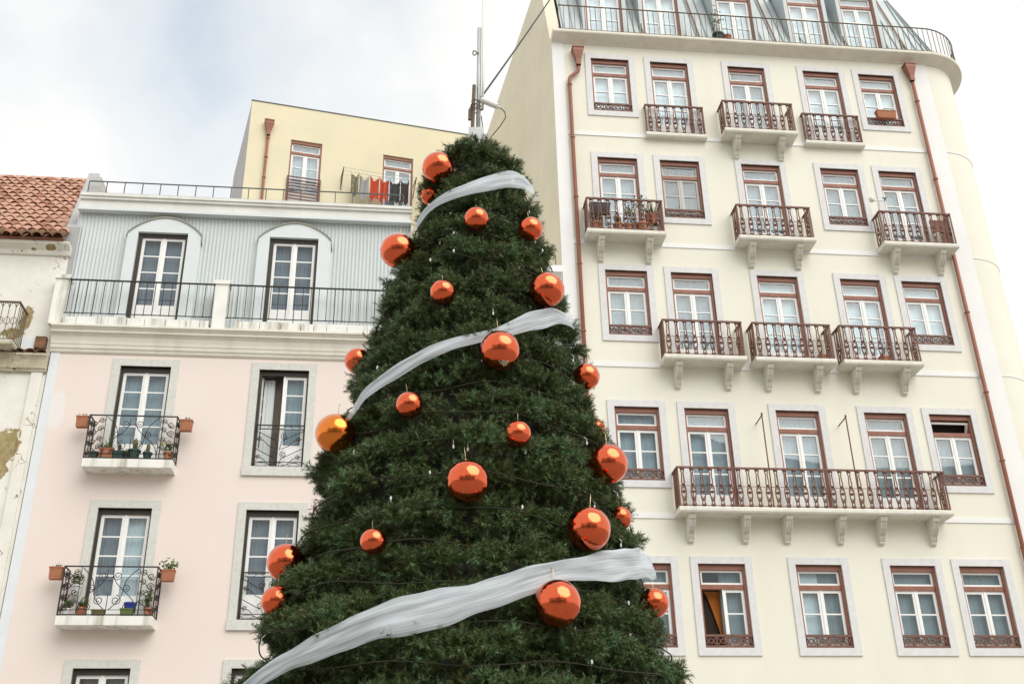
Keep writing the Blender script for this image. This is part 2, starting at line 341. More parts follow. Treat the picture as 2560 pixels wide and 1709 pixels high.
def brown_window(house, x, ztop, h, door, cur, seed=0, surround=True, open_left=False, sash='white_wood', half=None, transom_open=False, room=None, guard=True):
    """tall casement with transom: x,ztop = top left of opening in the house frame"""
    w = .965; fs = .062; fy0, fy1 = .03, .17
    def fr():
        b = MB(); b.box(0, fs * .75, fy0, fy1, -h, 0); b.box(w - fs * .75, w, fy0, fy1, -h, 0)
        b.box(fs * .75, w - fs * .75, fy0 + .01, fy1, -.105, 0); b.box(fs * .75, w - fs * .75, fy0 + .03, fy1, -.49, -.40)
        for k in (.28, .72): b.lathe([(.012, 0), (.012, .006)], (w * k, fy0 + .028, -.45), 6)
        b.box(fs * .75, w - fs * .75, fy0 + .04, fy1, -h, -h + (.03 if door else .06))
        return b.mesh('window', M['brown'])
    win = link('window', cached(('bframe', h, door), fr), house, (x, 0, ztop))
    if surround:
        def su():
            b = MB(); t, p = .146, -.03; bot = -h if door else -h - .148
            b.box(-t, 0, p, .10, bot, t); b.box(w, w + t, p, .10, bot, t); b.box(0, w, p + .001, .10, 0, t)
            if not door: b.box(0, w, p + .001, .10, bot, -h)
            return b.mesh('surround', M['stone'])
        link('surround', cached(('bsurr', h, door), su), win)
    iy = .085; ix = fs * .75
    iw = w - 2 * ix
    def ts():
        b = MB(); s = .044
        b.box(0, s, 0, .04, -.295, 0); b.box(iw - s, iw, 0, .04, -.295, 0); b.box(s, iw - s, .002, .04, -s, 0); b.box(s, iw - s, .002, .04, -.295, -.295 + s)
        return b.mesh('transom_sash', M[sash])
    rotx = (R(-32), 0, 0) if transom_open else (0, 0, 0)
    tso = link('transom_sash', cached(('ts', sash), ts), win, (ix, iy + (.03 if transom_open else 0), -.105), (0, 0, 0))
    if transom_open:
        tso.rotation_euler = (R(28), 0, 0); tso.location = (ix, iy - .005, -.15)
    else:
        link('pane', pane_mesh(iw - .088, .207), win, (ix + .044, iy + .02, -.149))
    lw = iw / 2; top = -.49; lh = h - .49 - (.03 if door else .06)
    bars = [-.475]
    panel = None
    if door: bars = [-.475, -.95]; panel = max(.30, lh - 1.40)
    lm = leaf_mesh(lw - .003, lh, .058, bars, panel, M[sash], (sash, door))
    st = .058
    for k in range(2):
        if open_left and k == 0:
            link('sash', lm, win, (ix + .01, iy + .02, top), (0, 0, R(82))); continue
        lx = ix + k * (lw + .001)
        link('sash', lm, win, (lx, iy, top))
        zz = [-st] + [q for q in bars] + [-lh + (panel or st)]
        for a, b_ in zip(zz, zz[1:]):
            link('pane', pane_mesh(lw - 2 * st - .003, (a - b_) - .022), win, (lx + st, iy + .02, top + a - .011))
    link('handle', cached(('mid', lh, sash), lambda: MB().box(-.014, .014, -.012, 0, -lh, 0).mesh('handle', M[sash])), win, (w / 2, iy, top)).name = 'meeting_strip'
    ch = h - .14
    if open_left:
        link('room', cached(('room',), lambda: MB().box(0, w, .32, 1.9, -h, 0).mesh('room', M['room'])), win)
        def oc():
            b = MB(); n = 10
            for i in range(n):
                a0, a1 = i / n, (i + 1) / n
                b.quad((.16 + .30 * a0 ** .8 + 0, .27, -.49 - 1.05 * a0), (.16 + .30 * a1 ** .8, .27, -.49 - 1.05 * a1), (.50, .30, -.49 - 1.05 * a1), (.50, .30, -.49 - 1.05 * a0))
            return b.mesh('curtain', M['curtain_orange'])
        link('curtain', oc(), win, label='orange curtain hanging in the open window')
        link('curtain', curtain_mesh(w * .5, ch, M['curtain_grey'], seed=seed), win, (w * .49, .23, -.10))
    elif half:
        link('curtain', curtain_mesh(w * .48, ch, M[half], .003, seed), win, (.03, .20, -.10)); link('curtain', curtain_mesh(w * .46, ch, M[cur], seed=seed), win, (w * .51, .22, -.10))
    else:
        link('curtain', curtain_mesh(w - .04, ch, M[cur], .003 if cur == 'curtain_white' else .014, seed), win, (.02, .21, -.10 if not transom_open else -.45))
        if transom_open: link('room', cached(('room2',), lambda: MB().box(0, w, .32, 1.5, -.48, 0).mesh('room', M['room'])), win)
    if not door and guard: link('guard', guard_mesh(w), win, (0, .0, -h + .002))
    return win
# ------------------------------------------------------------------ cream house
house = root('cream_apartment_house', FAC, 0, 'tall cream apartment house with brown framed windows, iron balconies and a blue zinc attic', 'building')
CX = [.970, 2.480, 4.485, 6.460, 7.935]; WW = .965
TOPS = [20.17, 17.14, 14.03, 10.69, 7.33]; FLOOR = [17.88, 14.84, 11.75, 8.37, 4.3]
KIND = ['wsdsw', 'dwdwd', 'wdddw', 'wlllw', 'wwwww']
CUR = [['curtain_white', 'curtain_white', 'curtain_grey', 'curtain_white', 'curtain_white'],
       ['curtain_blue', 'curtain_dark', 'curtain_blue', 'curtain_grey', 'curtain_grey'],
       ['curtain_grey', 'curtain_grey', 'curtain_white', 'curtain_white', 'curtain_white'],
       ['curtain_blue', 'curtain_blue', 'curtain_blue', 'curtain_grey', 'curtain_grey'],
       ['curtain_grey', 'curtain_grey', 'curtain_grey', 'curtain_grey', 'curtain_grey']]
holes = []; WIN = {}
for r in range(5):
    for c in range(5):
        x = CX[c] - (.035 if r == 4 else 0); k = KIND[r][c]
        h = 1.64 if k == 'w' else TOPS[r] - FLOOR[r]
        holes.append((x, x + WW, TOPS[r] - h, TOPS[r]))
        WIN[r, c] = (x, h, k != 'w')
RC = 1.12; XE = 9.857
wallb = MB().wall(0, XE, 0, 20.80, holes)
wallb.build('facade_wall', M['cream'], house)
arc = [(XE + (RC) * math.sin(a), RC - RC * math.cos(a), math.sin(a), -math.cos(a)) for a in [R(4.5) * i for i in range(21)]]
dirb = (0.0, 1.0)
arc_l = arc + [(XE + RC, RC + 7.5, 1, 0)]
cb = MB()
for p, q in zip(arc_l, arc_l[1:]): cb.quad((p[0], p[1], 0), (q[0], q[1], 0), (q[0], q[1], 20.80), (p[0], p[1], 20.80))
cb.build('corner_wall', M['cream'], house, smooth=True)
SD = (-math.sin(R(6.6)), math.cos(R(6.6)))
sb = MB(); LS = 8.15
a = (0, 0); b_ = (SD[0] * LS, SD[1] * LS)
sb.add([(0, 0, 0), (b_[0], b_[1], 0), (b_[0], b_[1], 23.75), (SD[0] * .95, SD[1] * .95, 23.75), (SD[0] * .12, SD[1] * .12, 20.82), (0, 0, 20.82)], [(0, 1, 2, 3, 4, 5)])
sb.add([(.3, .02, 0), (b_[0] + .3, b_[1], 0), (b_[0] + .3, b_[1], 23.75), (SD[0] * .95 + .3, SD[1] * .95, 23.75), (SD[0] * .12 + .3, SD[1] * .12, 20.82), (.3, .02, 20.82)], [(5, 4, 3, 2, 1, 0)])
sb.add([(b_[0], b_[1], 23.75), (SD[0] * .95, SD[1] * .95, 23.75), (SD[0] * .95 + .3, SD[1] * .95, 23.75), (b_[0] + .3, b_[1], 23.75)], [(0, 1, 2, 3)])
sb.add([(SD[0] * .95, SD[1] * .95, 23.75), (SD[0] * .12, SD[1] * .12, 20.82), (SD[0] * .12 + .3, SD[1] * .12, 20.82), (SD[0] * .95 + .3, SD[1] * .95, 23.75)], [(0, 1, 2, 3)])
sb.build('side_wall', M['yellow'], house)
MB().quad((b_[0], b_[1], 0), (XE + RC, 8.6, 0), (XE + RC, 8.6, 23.75), (b_[0], b_[1], 23.75)).build('back_wall', M['cream'], house)
for x0, x1 in ((0.003, .30), (9.44, XE)):
    MB().box(x0, x1, -.014, .02, 0, 20.62).build('corner_strip', M['cream_white'], house)
path0 = [(.0, 0, 0, -1), (XE, 0, 0, -1)] + arc[1:] + [(XE + RC, RC + 3, 1, 0)]
for z in (17.77, 14.69, 11.62, 8.25):
    MB().box(.302, 9.438, -.02, .02, z, z + .115).build('string_course', M['cream_white'], house)
    MB().sweep(arc, [(-.02, z + .045), (.012, z + .045), (.012, z + .075), (-.02, z + .075)]).build('string_course', M['cream_white'], house)
cprof = [(-.05, 20.60), (.025, 20.61), (.04, 20.635), (.12, 20.66), (.20, 20.685), (.26, 20.715), (.30, 20.72), (.315, 20.745), (.315, 20.80), (-.05, 20.82)]
MB().sweep(path0, cprof).build('cornice', M['moulding'], house)
MB().sweep(path0, [(-1.0, 20.80), (.27, 20.803), (.27, 20.845), (-1.0, 20.85)]).build('terrace_floor', M['slab'], house)
for r in range(5):
    for c in range(5):
        x, h, d = WIN[r, c]
        kw = {}
        if (r, c) == (4, 1): kw = dict(open_left=True)
        if (r, c) == (4, 2): kw = dict(half='curtain_white')
        if (r, c) == (3, 4): kw = dict(transom_open=True)
        if (r, c) == (1, 1): kw = dict(sash='grey_wood')
        brown_window(house, x, TOPS[r], h, d, CUR[r][c], seed=r * 5 + c, **kw)

# balconies
BALH = .80
def baluster():
    b = MB()
    zs = [0, .04, .08, .15, .23, .31, .39, .45, .50, .60, .70, .75, .80]
    wv = [.036, .036, .022, .034, .046, .050, .040, .024, .030, .022, .017, .032, .038]
    for sg in (-1, 1): b.tube([(sg * w_, 0, z) for z, w_ in zip(zs, wv)], .0125, 5)
    for zc, rr in ((.02, .042), (.13, .030), (.30, .042), (.45, .030), (.785, .042)):
        b.lathe([(.004, -rr * .8), (rr, -rr * .3), (rr, rr * .3), (.004, rr * .8)], (0, 0, zc), 6)
    for z0_, z1_ in ((.10, .20), (.36, .46)):
        b.tube([(-.03, 0, z0_), (.03, 0, z1_)], .009, 4); b.tube([(.03, 0, z0_), (-.03, 0, z1_)], .009, 4)
    return b.mesh('baluster', M['iron_brown'])
BAL = baluster()
SBAR = MB().box(-.012, .012, -.012, .012, 0, BALH).mesh('bar', M['iron_brown'])
def bracket_mesh():
    b = MB()
    prof = [(0, 0), (-.36, 0), (-.375, -.035), (-.34, -.085), (-.30, -.11), (-.285, -.16), (-.25, -.23), (-.19, -.30), (-.13, -.345), (-.115, -.40), (-.095, -.445), (-.05, -.47), (-.02, -.52), (0, -.52)]
    b.prismx(prof, -.066, .066)
    for xx in (-.052, -.018, .018, .052):
        pr = [(y - .012, z) for y, z in prof[3:11]]
        b.tube([(xx, y, z) for y, z in pr], .011, 5)
    b.box(-.078, .078, -.372, 0, -.034, -.002)
    b.tube([(-.05, -.06, -.47), (.05, -.06, -.47)], .03, 6)
    return b.mesh('bracket', M['slab'])
BRK = bracket_mesh()
def balcony(x0, x1, z, proj, n, brackets, nside=3):
    """slab with cast iron balustrade; z = top of slab"""
    t = .11
    o = MB().prismx([(.0, -t), (-proj - .02, -t), (-proj - .04, -t + .03), (-proj - .04, -.02), (-proj - .03, 0), (0, 0)], x0 - .035, x1 + .035).build('balcony', M['slab'], house, (0, 0, z))
    rb = MB(); e = proj - .01
    rb.box(x0 - .02, x1 + .02, -e - .022, -e + .022, BALH + .02, BALH + .052); rb.box(x0 - .02, x0 + .022, -e, 0, BALH + .02, BALH + .05); rb.box(x1 - .022, x1 + .02, -e, 0, BALH + .02, BALH + .05)
    rb.box(x0, x1, -e - .009, -e + .009, .028, .042); rb.box(x0 - .009, x0 + .009, -e, 0, .028, .042); rb.box(x1 - .009, x1 + .009, -e, 0, .028, .042)
    rb.box(x0, x1, -e - .005, -e + .005, .44, .449)
    for xx in (x0, x1): rb.box(xx - .013, xx + .013, -e - .013, -e + .013, -.03, BALH + .02)
    m_ = max(2, round((x1 - x0) / 1.1))
    for i in range(1, m_): rb.box(x0 + (x1 - x0) * i / m_ - .01, x0 + (x1 - x0) * i / m_ + .01, -e - .01, -e + .01, -.05, .03)
    rb.build('handrail', M['iron_brown'], o)
    for i in range(n): link('baluster', BAL, o, (x0 + (x1 - x0) * (i + .5) / n, -e, .022))
    for sx in (x0, x1):
        for i in range(nside):
            yy = -e + (e) * (i + .75) / (nside + .5)
            if i % 2 == 0: link('bar', SBAR, o, (sx, yy, .022))
            else: link('baluster', BAL, o, (sx, yy, .022), (0, 0, R(90)))
    for bx in brackets: link('bracket', BRK, o, (bx, 0, -t))
    return o
for r, c in ((0, 2), (1, 0), (1, 2), (1, 4), (2, 1), (2, 2), (2, 3)):
    m_ = CX[c] + WW / 2 - .01; balcony(m_ - .87, m_ + .87, FLOOR[r], .42, 9, (m_ - .56, m_ + .55))
for c in (1, 3):
    m_ = CX[c] + WW / 2 - .02; balcony(m_ - .715, m_ + .715, 17.86, .13, 7, (), 1)
balcony(2.10, 7.76, FLOOR[3], .42, 29, (2.345, 3.475, 4.35, 5.47, 6.335, 7.45))

# downpipes
def pipe(name, pts, hop, parent, m, r=.045, clips=()):
    b = MB(); b.tube(pts, r, 10); o = b.build(name, m, parent, smooth=True)
    x, y, z = hop
    hb = MB(); V = []
    for zz, hx, hy in ((0, .055, .05), (.16, .06, .055), (.42, .13, .10), (.50, .13, .10), (.505, .15, .115), (.54, .15, .115)):
        V.append([(x - hx, y - hy, z + zz), (x + hx, y - hy, z + zz), (x + hx, y + hy, z + zz), (x - hx, y + hy, z + zz)])
    for i in range(len(V) - 1):
        for j in range(4): hb.quad(V[i][j], V[i][(j + 1) % 4], V[i + 1][(j + 1) % 4], V[i + 1][j])
    hb.quad(*V[-1]); hb.build('hopper', m, o)
    for cz in clips: MB().lathe([(r + .004, 0), (r + .016, .003), (r + .016, .03), (r + .004, .033)], (pts[-1][0], pts[-1][1], cz), 10).build('clip', m, o)
    return o
pipe('downpipe', [(.635, -.09, 19.86), (.635, -.09, 19.72), (.62, -.09, 19.66), (.42, -.09, 19.47), (.395, -.09, 19.40), (.39, -.09, 19.3), (.39, -.09, 0)], (.635, -.115, 19.83), house, M['pipe'], clips=(19.2, 17.6, 15.9, 14.1, 12.4, 10.4, 8.0))
pipe('downpipe', [(9.345, -.09, 20.0), (9.345, -.09, 0)], (9.33, -.115, 19.95), house, M['pipe'], clips=(19.3, 16.9, 13.2, 11.2, 9.6, 7.7, 5.5))
# attic
rb = MB(); mz0, mz1, my0, my1 = 20.853, 23.9, .02, 1.08
mpath = [(.30, 0, 0, -1), (XE, 0, 0, -1)] + arc[1:] + [(XE + RC, RC + 7.4, 1, 0)]
cuts = [.30] + [e for x in CX for e in (x - .06, x + WW + .06)] + [XE]
segs = [((a, 0, 0, -1), (b, 0, 0, -1)) for a, b in zip(cuts[::2], cuts[1::2])] + list(zip(mpath[1:], mpath[2:]))
for p, q in segs:
    rb.quad((p[0] - p[2] * my0, p[1] - p[3] * my0, mz0), (q[0] - q[2] * my0, q[1] - q[3] * my0, mz0), (q[0] - q[2] * my1, q[1] - q[3] * my1, mz1), (p[0] - p[2] * my1, p[1] - p[3] * my1, mz1))
roof = rb.build('mansard_roof', M['zinc'], house)
xs = [.36, .60, .84, 2.06, 2.22, 2.38, 3.56, 3.84, 4.12, 4.36, 5.60, 5.90, 6.18, 6.34, 7.55, 7.72, 9.05, 9.30, 9.55, 9.80]
seam = MB()
for i, x in enumerate(xs):
    if .3 < x < XE and not any(c_ - .1 < x < c_ + WW + .1 for c_ in CX): seam.add(*(lambda V: (V, [(0, 1, 5, 4), (1, 2, 6, 5), (2, 3, 7, 6), (4, 5, 6, 7)]))([(x - .012, my0, mz0), (x - .012, my0 - .03, mz0), (x + .012, my0 - .03, mz0), (x + .012, my0, mz0), (x - .012, my1, mz1), (x - .012, my1 - .03, mz1), (x + .012, my1 - .03, mz1), (x + .012, my1, mz1)]))
for i in range(1, 9):
    a_ = R(10.5 * i); sx, cy = math.sin(a_), -math.cos(a_)
    tx, ty = math.cos(a_) * .012, math.sin(a_) * .012
    P = lambda o_, z_, k: (XE + sx * (RC - o_) + k * tx, RC + cy * (RC - o_) + k * ty, z_)
    V = [P(my0, mz0, -1), P(my0 - .03, mz0, -1), P(my0 - .03, mz0, 1), P(my0, mz0, 1), P(my1, mz1, -1), P(my1 - .03, mz1, -1), P(my1 - .03, mz1, 1), P(my1, mz1, 1)]
    seam.add(V, [(0, 1, 5, 4), (1, 2, 6, 5), (2, 3, 7, 6), (4, 5, 6, 7)])
seam.build('standing_seams', M['zinc_seam'], roof)
MB().add([(p[0] - p[2] * my1, p[1] - p[3] * my1, mz1) for p in mpath] + [(-.8, 8.2, mz1)], [tuple(range(len(mpath) + 1))])
tb = MB(); tb.add([(p[0] - p[2] * my1, p[1] - p[3] * my1, mz1) for p in mpath] + [(-.8, 8.2, mz1)], [tuple(range(len(mpath) + 1))]); tb.build('flat_roof', M['zinc'], house)
for c in range(5):
    x = CX[c]
    d = MB(); f0 = .17; t_ = .10
    d.box(x - t_, x, f0, .9, 20.85, 23.42); d.box(x + WW, x + WW + t_, f0, .9, 20.85, 23.42); d.box(x, x + WW, f0 + .002, .9, 23.17, 23.42)
    d.box(x - t_ - .05, x + WW + t_ + .05, f0 - .06, 1.1, 23.42, 23.5)
    dm = d.build('dormer', M['zinc'], house)
    w_ = brown_window(house, x, 23.17, 2.31, True, 'curtain_white', seed=c, surround=False); w_.location.y = f0 + .02
# attic railing
rl = MB(); roff = .24
rp_ = [(x, -roff, 21.655) for x in np.linspace(.17, XE, 30)] + [(XE + (RC + roff) * math.sin(a), RC - (RC + roff) * math.cos(a), 21.655) for a in [R(6) * i for i in range(1, 17)]]
rp_ += [(XE + RC + roff, RC + y_, 21.655) for y_ in (.5, 1.5)]
rl.tube(rp_, .017, 6); rl.tube([(x, y, 20.875) for x, y, z in rp_], .014, 6)
rail = rl.build('roof_railing', M['mast_dark'], house)
BARM = MB().tube([(0, 0, 0), (0, 0, .78)], .0085, 5).mesh('bar', M['mast_dark'])
KNOB = None
nb = 72
for i in range(nb): link('bar', BARM, rail, (.17 + (XE - .17) * i / (nb - 1), -roff, 20.875))
for i in range(1, 16): a = R(90) * i / 15; link('bar', BARM, rail, (XE + (RC + roff) * math.sin(a), RC - (RC + roff) * math.cos(a), 20.875))
STAY = MB().tube([(0, 0, 0), (0, .22, .42)], .012, 5).tube([(0, .22, 0), (0, .22, .55)], .016, 5).mesh('stay', M['mast_dark'])
for x in (2.35, 4.25, 6.55, 7.75, 9.3): link('stay', STAY, rail, (x, -roff, 20.86))
for x in (3.9, 5.95, 9.5):
    MB().tube([(x, my0 - .05, 20.86), (x, my1 - .08, 23.8)], .018, 6).build('vent_pipe', M['pipe'], roof)
# clothes line rods on the long balcony
for x in (4.03, 5.86):
    o = MB().tube([(x, -.40, FLOOR[3] + .02), (x, -.40, 10.42)], .014, 6).tube([(x, -.41, 10.40), (x, .0, 10.37)], .014, 6).lathe([(.02, 0), (.024, .03), (.01, .06)], (x, -.40, 10.40), 8).build('line_rod', M['iron_brown'], house)

# ------------------------------------------------------------------ pink house
U0 = -10.62
pink = root('pink_apartment_house', FAC, U0, 'pale pink apartment house with grey corrugated attic and terrace, left of the cream house', 'building')
PB = lambda: MB(-U0)
PX = [(-9.21, 1.005), (-6.43, 1.012)]; PT = [11.31, 8.30, 5.31]
ph = []
for r, zt in enumerate(PT):
    for c, (x, w) in enumerate(PX):
        h = 2.155 if c == 0 else 2.12
        ph.append((x, x + w, zt - h, zt))
UE = -3.40
PB().wall(-10.44, UE, 0, 11.6, ph).build('facade_wall', M['pink'], pink)
PB().box(-10.62, -10.44, -.012, .25, 0, 11.6).build('corner_strip', M['pale_strip'], pink)
PB().box(UE - .18, UE, -.012, .02, 0, 11.58).build('corner_strip', M['pale_strip'], pink)
PB().quad((UE, 0, 0), (UE, 8, 0), (UE, 8, 15.4), (UE, 0, 15.4)).build('side_wall', M['pink_cornice'], pink)
PB().quad((-10.62, 8, 0), (-10.62, .26, 0), (-10.62, .26, 15.4), (-10.62, 8, 15.4)).build('side_wall', M['grey_render'], pink)
PB().quad((UE, 8, 0), (-10.62, 8, 0), (-10.62, 8, 15.4), (UE, 8, 15.4)).build('back_wall', M['grey_render'], pink)
PB().box(-10.6, UE - .02, .2, 8, 15.2, 15.3).build('roof_deck', M['grey_render'], pink)
cp = [(-.1, 11.56), (.03, 11.57), (.05, 11.60), (.05, 11.635), (.075, 11.65), (.085, 11.69), (.085, 11.72), (.10, 11.735), (.11, 11.80), (.135, 11.89), (.18, 11.945), (.215, 11.955), (.215, 12.0), (.235, 12.02), (.265, 12.055), (.285, 12.06), (.285, 12.105), (-.1, 12.11)]
co = PB().sweep([(-10.64, 0, 0, -1), (UE + .02, 0, 0, -1)], cp).build('cornice', M['pink_cornice'], pink)
xx = -10.44; rr_ = random.Random(3)
while xx < UE - .1:
    wst = rr_.choice([.18, .27, .36, .42, .50]); x1 = min(xx + wst, UE)
    if not (-7.50 < (xx + x1) / 2 < -7.16): PB().box(xx + .006, x1 - .006, -.262 + rr_.uniform(-.006, .006), .0, 12.108, 12.285 + rr_.uniform(-.012, .01)).build('stone', M['curb'], co)
    xx = x1
PB().box(-10.6, UE, 0.002, .35, 12.108, 12.2).build('terrace_floor', M['slab'], pink)
for x0 in (-10.72, -7.465, -3.75):
    o = PB().box(x0, x0 + .26, -.25, .0, 12.108, 13.16).build('post', M['curb'], pink)
    PB().prism([(x0 - .015, 13.16), (x0 + .275, 13.16), (x0 + .30, 13.20), (x0 + .30, 13.25), (x0 - .04, 13.25), (x0 - .04, 13.20)], -.28, .02).build('cap', M['curb'], o)
TB = MB().box(-.007, .007, -.007, .007, 0, .80).mesh('bar', M['black_iron']); TBL = MB().box(-.008, .008, -.008, .008, -.10, .80).mesh('bar', M['black_iron'])
for x0, x1 in ((-10.46, -7.465), (-7.205, -3.75)):
    o = PB().box(x0, x1, -.222, -.178, 13.165, 13.185).box(x0, x1, -.21, -.19, 12.385, 12.40).build('terrace_railing', M['black_iron'], pink)
    n = round((x1 - x0) / .166)
    for i in range(n):
        link('bar', TBL if i % 5 == 3 else TB, o, (x0 + .04 + (x1 - x0 - .08) * i / (n - 1) - U0, -.20, 12.375))
# attic
DX = [(-9.30, 1.06), (-6.485, 1.06)]
cb = PB(); x = -10.64; n = 0
ah = [(-9.52, -7.95), (-6.73, -5.14)]
z0, z1 = 12.15, 15.10; step = .010; pts = []
while x < UE:
    pts.append((x, .15 + .012 * math.sin(x * 2 * math.pi / .080))); x += step
cv = [(p[0], p[1], 14.62 if any(a + .02 < p[0] < b - .02 for a, b in ah) else z0) for p in pts] + [(p[0], p[1], z1) for p in pts]; k = len(pts)
cf = [(i, i + 1, k + i + 1, k + i) for i in range(k - 1)]
cb.add(cv, cf); cor = cb.build('corrugated_wall', M['corrugated'], pink)
for zt, o0, o1 in (((15.05, 15.12), .02, -.14), ((15.12, 15.335), -.03, -.14), ((15.335, 15.40), .02, -.14), ((15.40, 15.475), .05, -.3)):
    PB().box(-10.63, UE + .01, -o0, -o1, zt[0], zt[1]).build('parapet', M['parapet'] if zt[0] > 15.1 else M['attic_panel'], pink)
for (a, b), (dx, dw) in zip(ah, DX):
    top = [(b + (a - b) * i / 16, 14.52 + .42 * math.sin(math.pi * (i / 16)) ** .8) for i in range(17)]
    dz = 14.575
    left = [(a, 12.15), (dx, 12.15), (dx, dz), (dx + dw, dz), (dx + dw, 12.15), (b, 12.15)]
    o = PB().prism(left + top, .05, .19).build('dormer', M['attic_panel'], pink)
    e = PB(); P2 = [(t_[0], t_[1]) for t_ in reversed(top)]
    P2 = [(a - .02, 14.44)] + P2 + [(b + .02, 14.30)]
    for p, q in zip(P2, P2[1:]):
        e.add([(p[0], .025, p[1]), (q[0], .025, q[1]), (q[0], .025, q[1] + .035), (p[0], .025, p[1] + .035), (p[0], .17, p[1]), (q[0], .17, q[1]), (q[0], .17, q[1] + .035), (p[0], .17, p[1] + .035)], [(0, 1, 2, 3), (0, 4, 5, 1), (3, 2, 6, 7)])
    e.build('lead_edge', M['lead'], o)
o = PB().box(-10.50, -3.6, -.012, .012, 15.79, 15.81).box(-10.50, -3.6, -.01, .01, 15.49, 15.505).build('parapet_railing', M['grey_iron'], pink)
RB_ = MB().box(-.009, .009, -.009, .009, 0, .32).mesh('bar', M['grey_iron'])
for i in range(19): link('bar', RB_, o, (-10.50 + .3845 * i - U0, 0, 15.475))
pw_ = PB(); y0_, y1_ = .04, 4.7; xl = lambda y: -10.70 - .278 * (y + .3)
V = []
for y in (y0_, y1_):
    for x in (xl(y) - .02, xl(y) + .26): V += [(x, y, 12.2), (x, y, 14.28 + (y + .3) * 1.0)]
pw_.add(V, [(0, 2, 3, 1), (4, 5, 7, 6), (0, 1, 5, 4), (2, 6, 7, 3), (1, 3, 7, 5)]); pw_.build('party_wall', M['party'], pink)
PB().box(-10.56, -10.30, .12, .75, 15.30, 16.0).build('chimney_block', M['grey_render'], pink)

def white_window(parent, x, ztop, w, h, panel, cur, seed=0, y0=0, surround=True, sill=False, open_left=False, nb=3, fs=.055, ft=.10):
    fy0, fy1 = y0 + .06, y0 + .20
    def fr():
        b = MB(); b.box(0, fs, fy0, fy1, -h, 0); b.box(w - fs * .7, w, fy0, fy1, -h, 0); b.box(fs, w - fs * .7, fy0, fy1, -ft, 0); return b.mesh('window', M['dark_green'])
    win = link('window', cached(('wf', w, h, fs, y0), fr), parent, (x, 0, ztop))
    if surround:
        def su():
            b = MB(); t = .155; p = -.028
            b.box(-t, 0, p, .06, -h, t); b.box(w, w + t, p, .06, -h, t); b.box(0, w, p + .001, .06, 0, t)
            if sill: b.box(-t - .01, w + t + .01, p - .02, .06, -h - .19, -h)
            return b.mesh('surround', M['pink_stone'])
        link('surround', cached(('ws', w, h, sill), su), win)
    ix, iw = fs, w - fs * 1.7; lw = iw / 2; lh = h - ft; st = .06; iy = y0 + .10
    ph_ = (lh - panel - st) / (nb + 1); bars = [-(st + ph_ * (i + 1)) for i in range(nb)]
    lm = leaf_mesh(lw - .003, lh, st, bars, panel, M['white_wood'], ('pk', panel, nb))
    for k in range(2):
        if open_left and k == 0:
            link('sash', lm, win, (ix + .02, iy + .05, -ft), (0, 0, R(84))); continue
        lx = ix + k * (lw + .001); link('sash', lm, win, (lx, iy, -ft))
        zz = [-st] + bars + [-lh + panel]
        for a, b_ in zip(zz, zz[1:]): link('pane', pane_mesh(lw - 2 * st - .003, (a - b_) - .02), win, (lx + st, iy + .02, -ft + a - .01))
    link('meeting_strip', cached(('mid2', lh), lambda: MB().box(-.02, .02, -.014, 0, -lh, 0).mesh('meeting_strip', M['white_wood'])), win, (ix + iw / 2, iy, -ft))
    cs = cur if isinstance(cur, (list, tuple)) else (cur, cur)
    if open_left:
        link('room', MB().box(0, w, y0 + .36, y0 + 2.4, -h, 0).mesh('room', M['room_grey']), win)
        link('curtain', curtain_mesh(w * .22, h - .12, M['curtain_white'], .03, seed), win, (ix + .03, y0 + .27, -.11))
        link('curtain', curtain_mesh(w * .46, h - .12, M['curtain_blue'], .02, seed + 1), win, (w * .5, y0 + .24, -.11))
    else:
        for k in range(2): link('curtain', curtain_mesh(iw / 2, h - .11, M[cs[k]], .012, seed + k), win, (ix + k * iw / 2, y0 + .24, -.10))
    return win
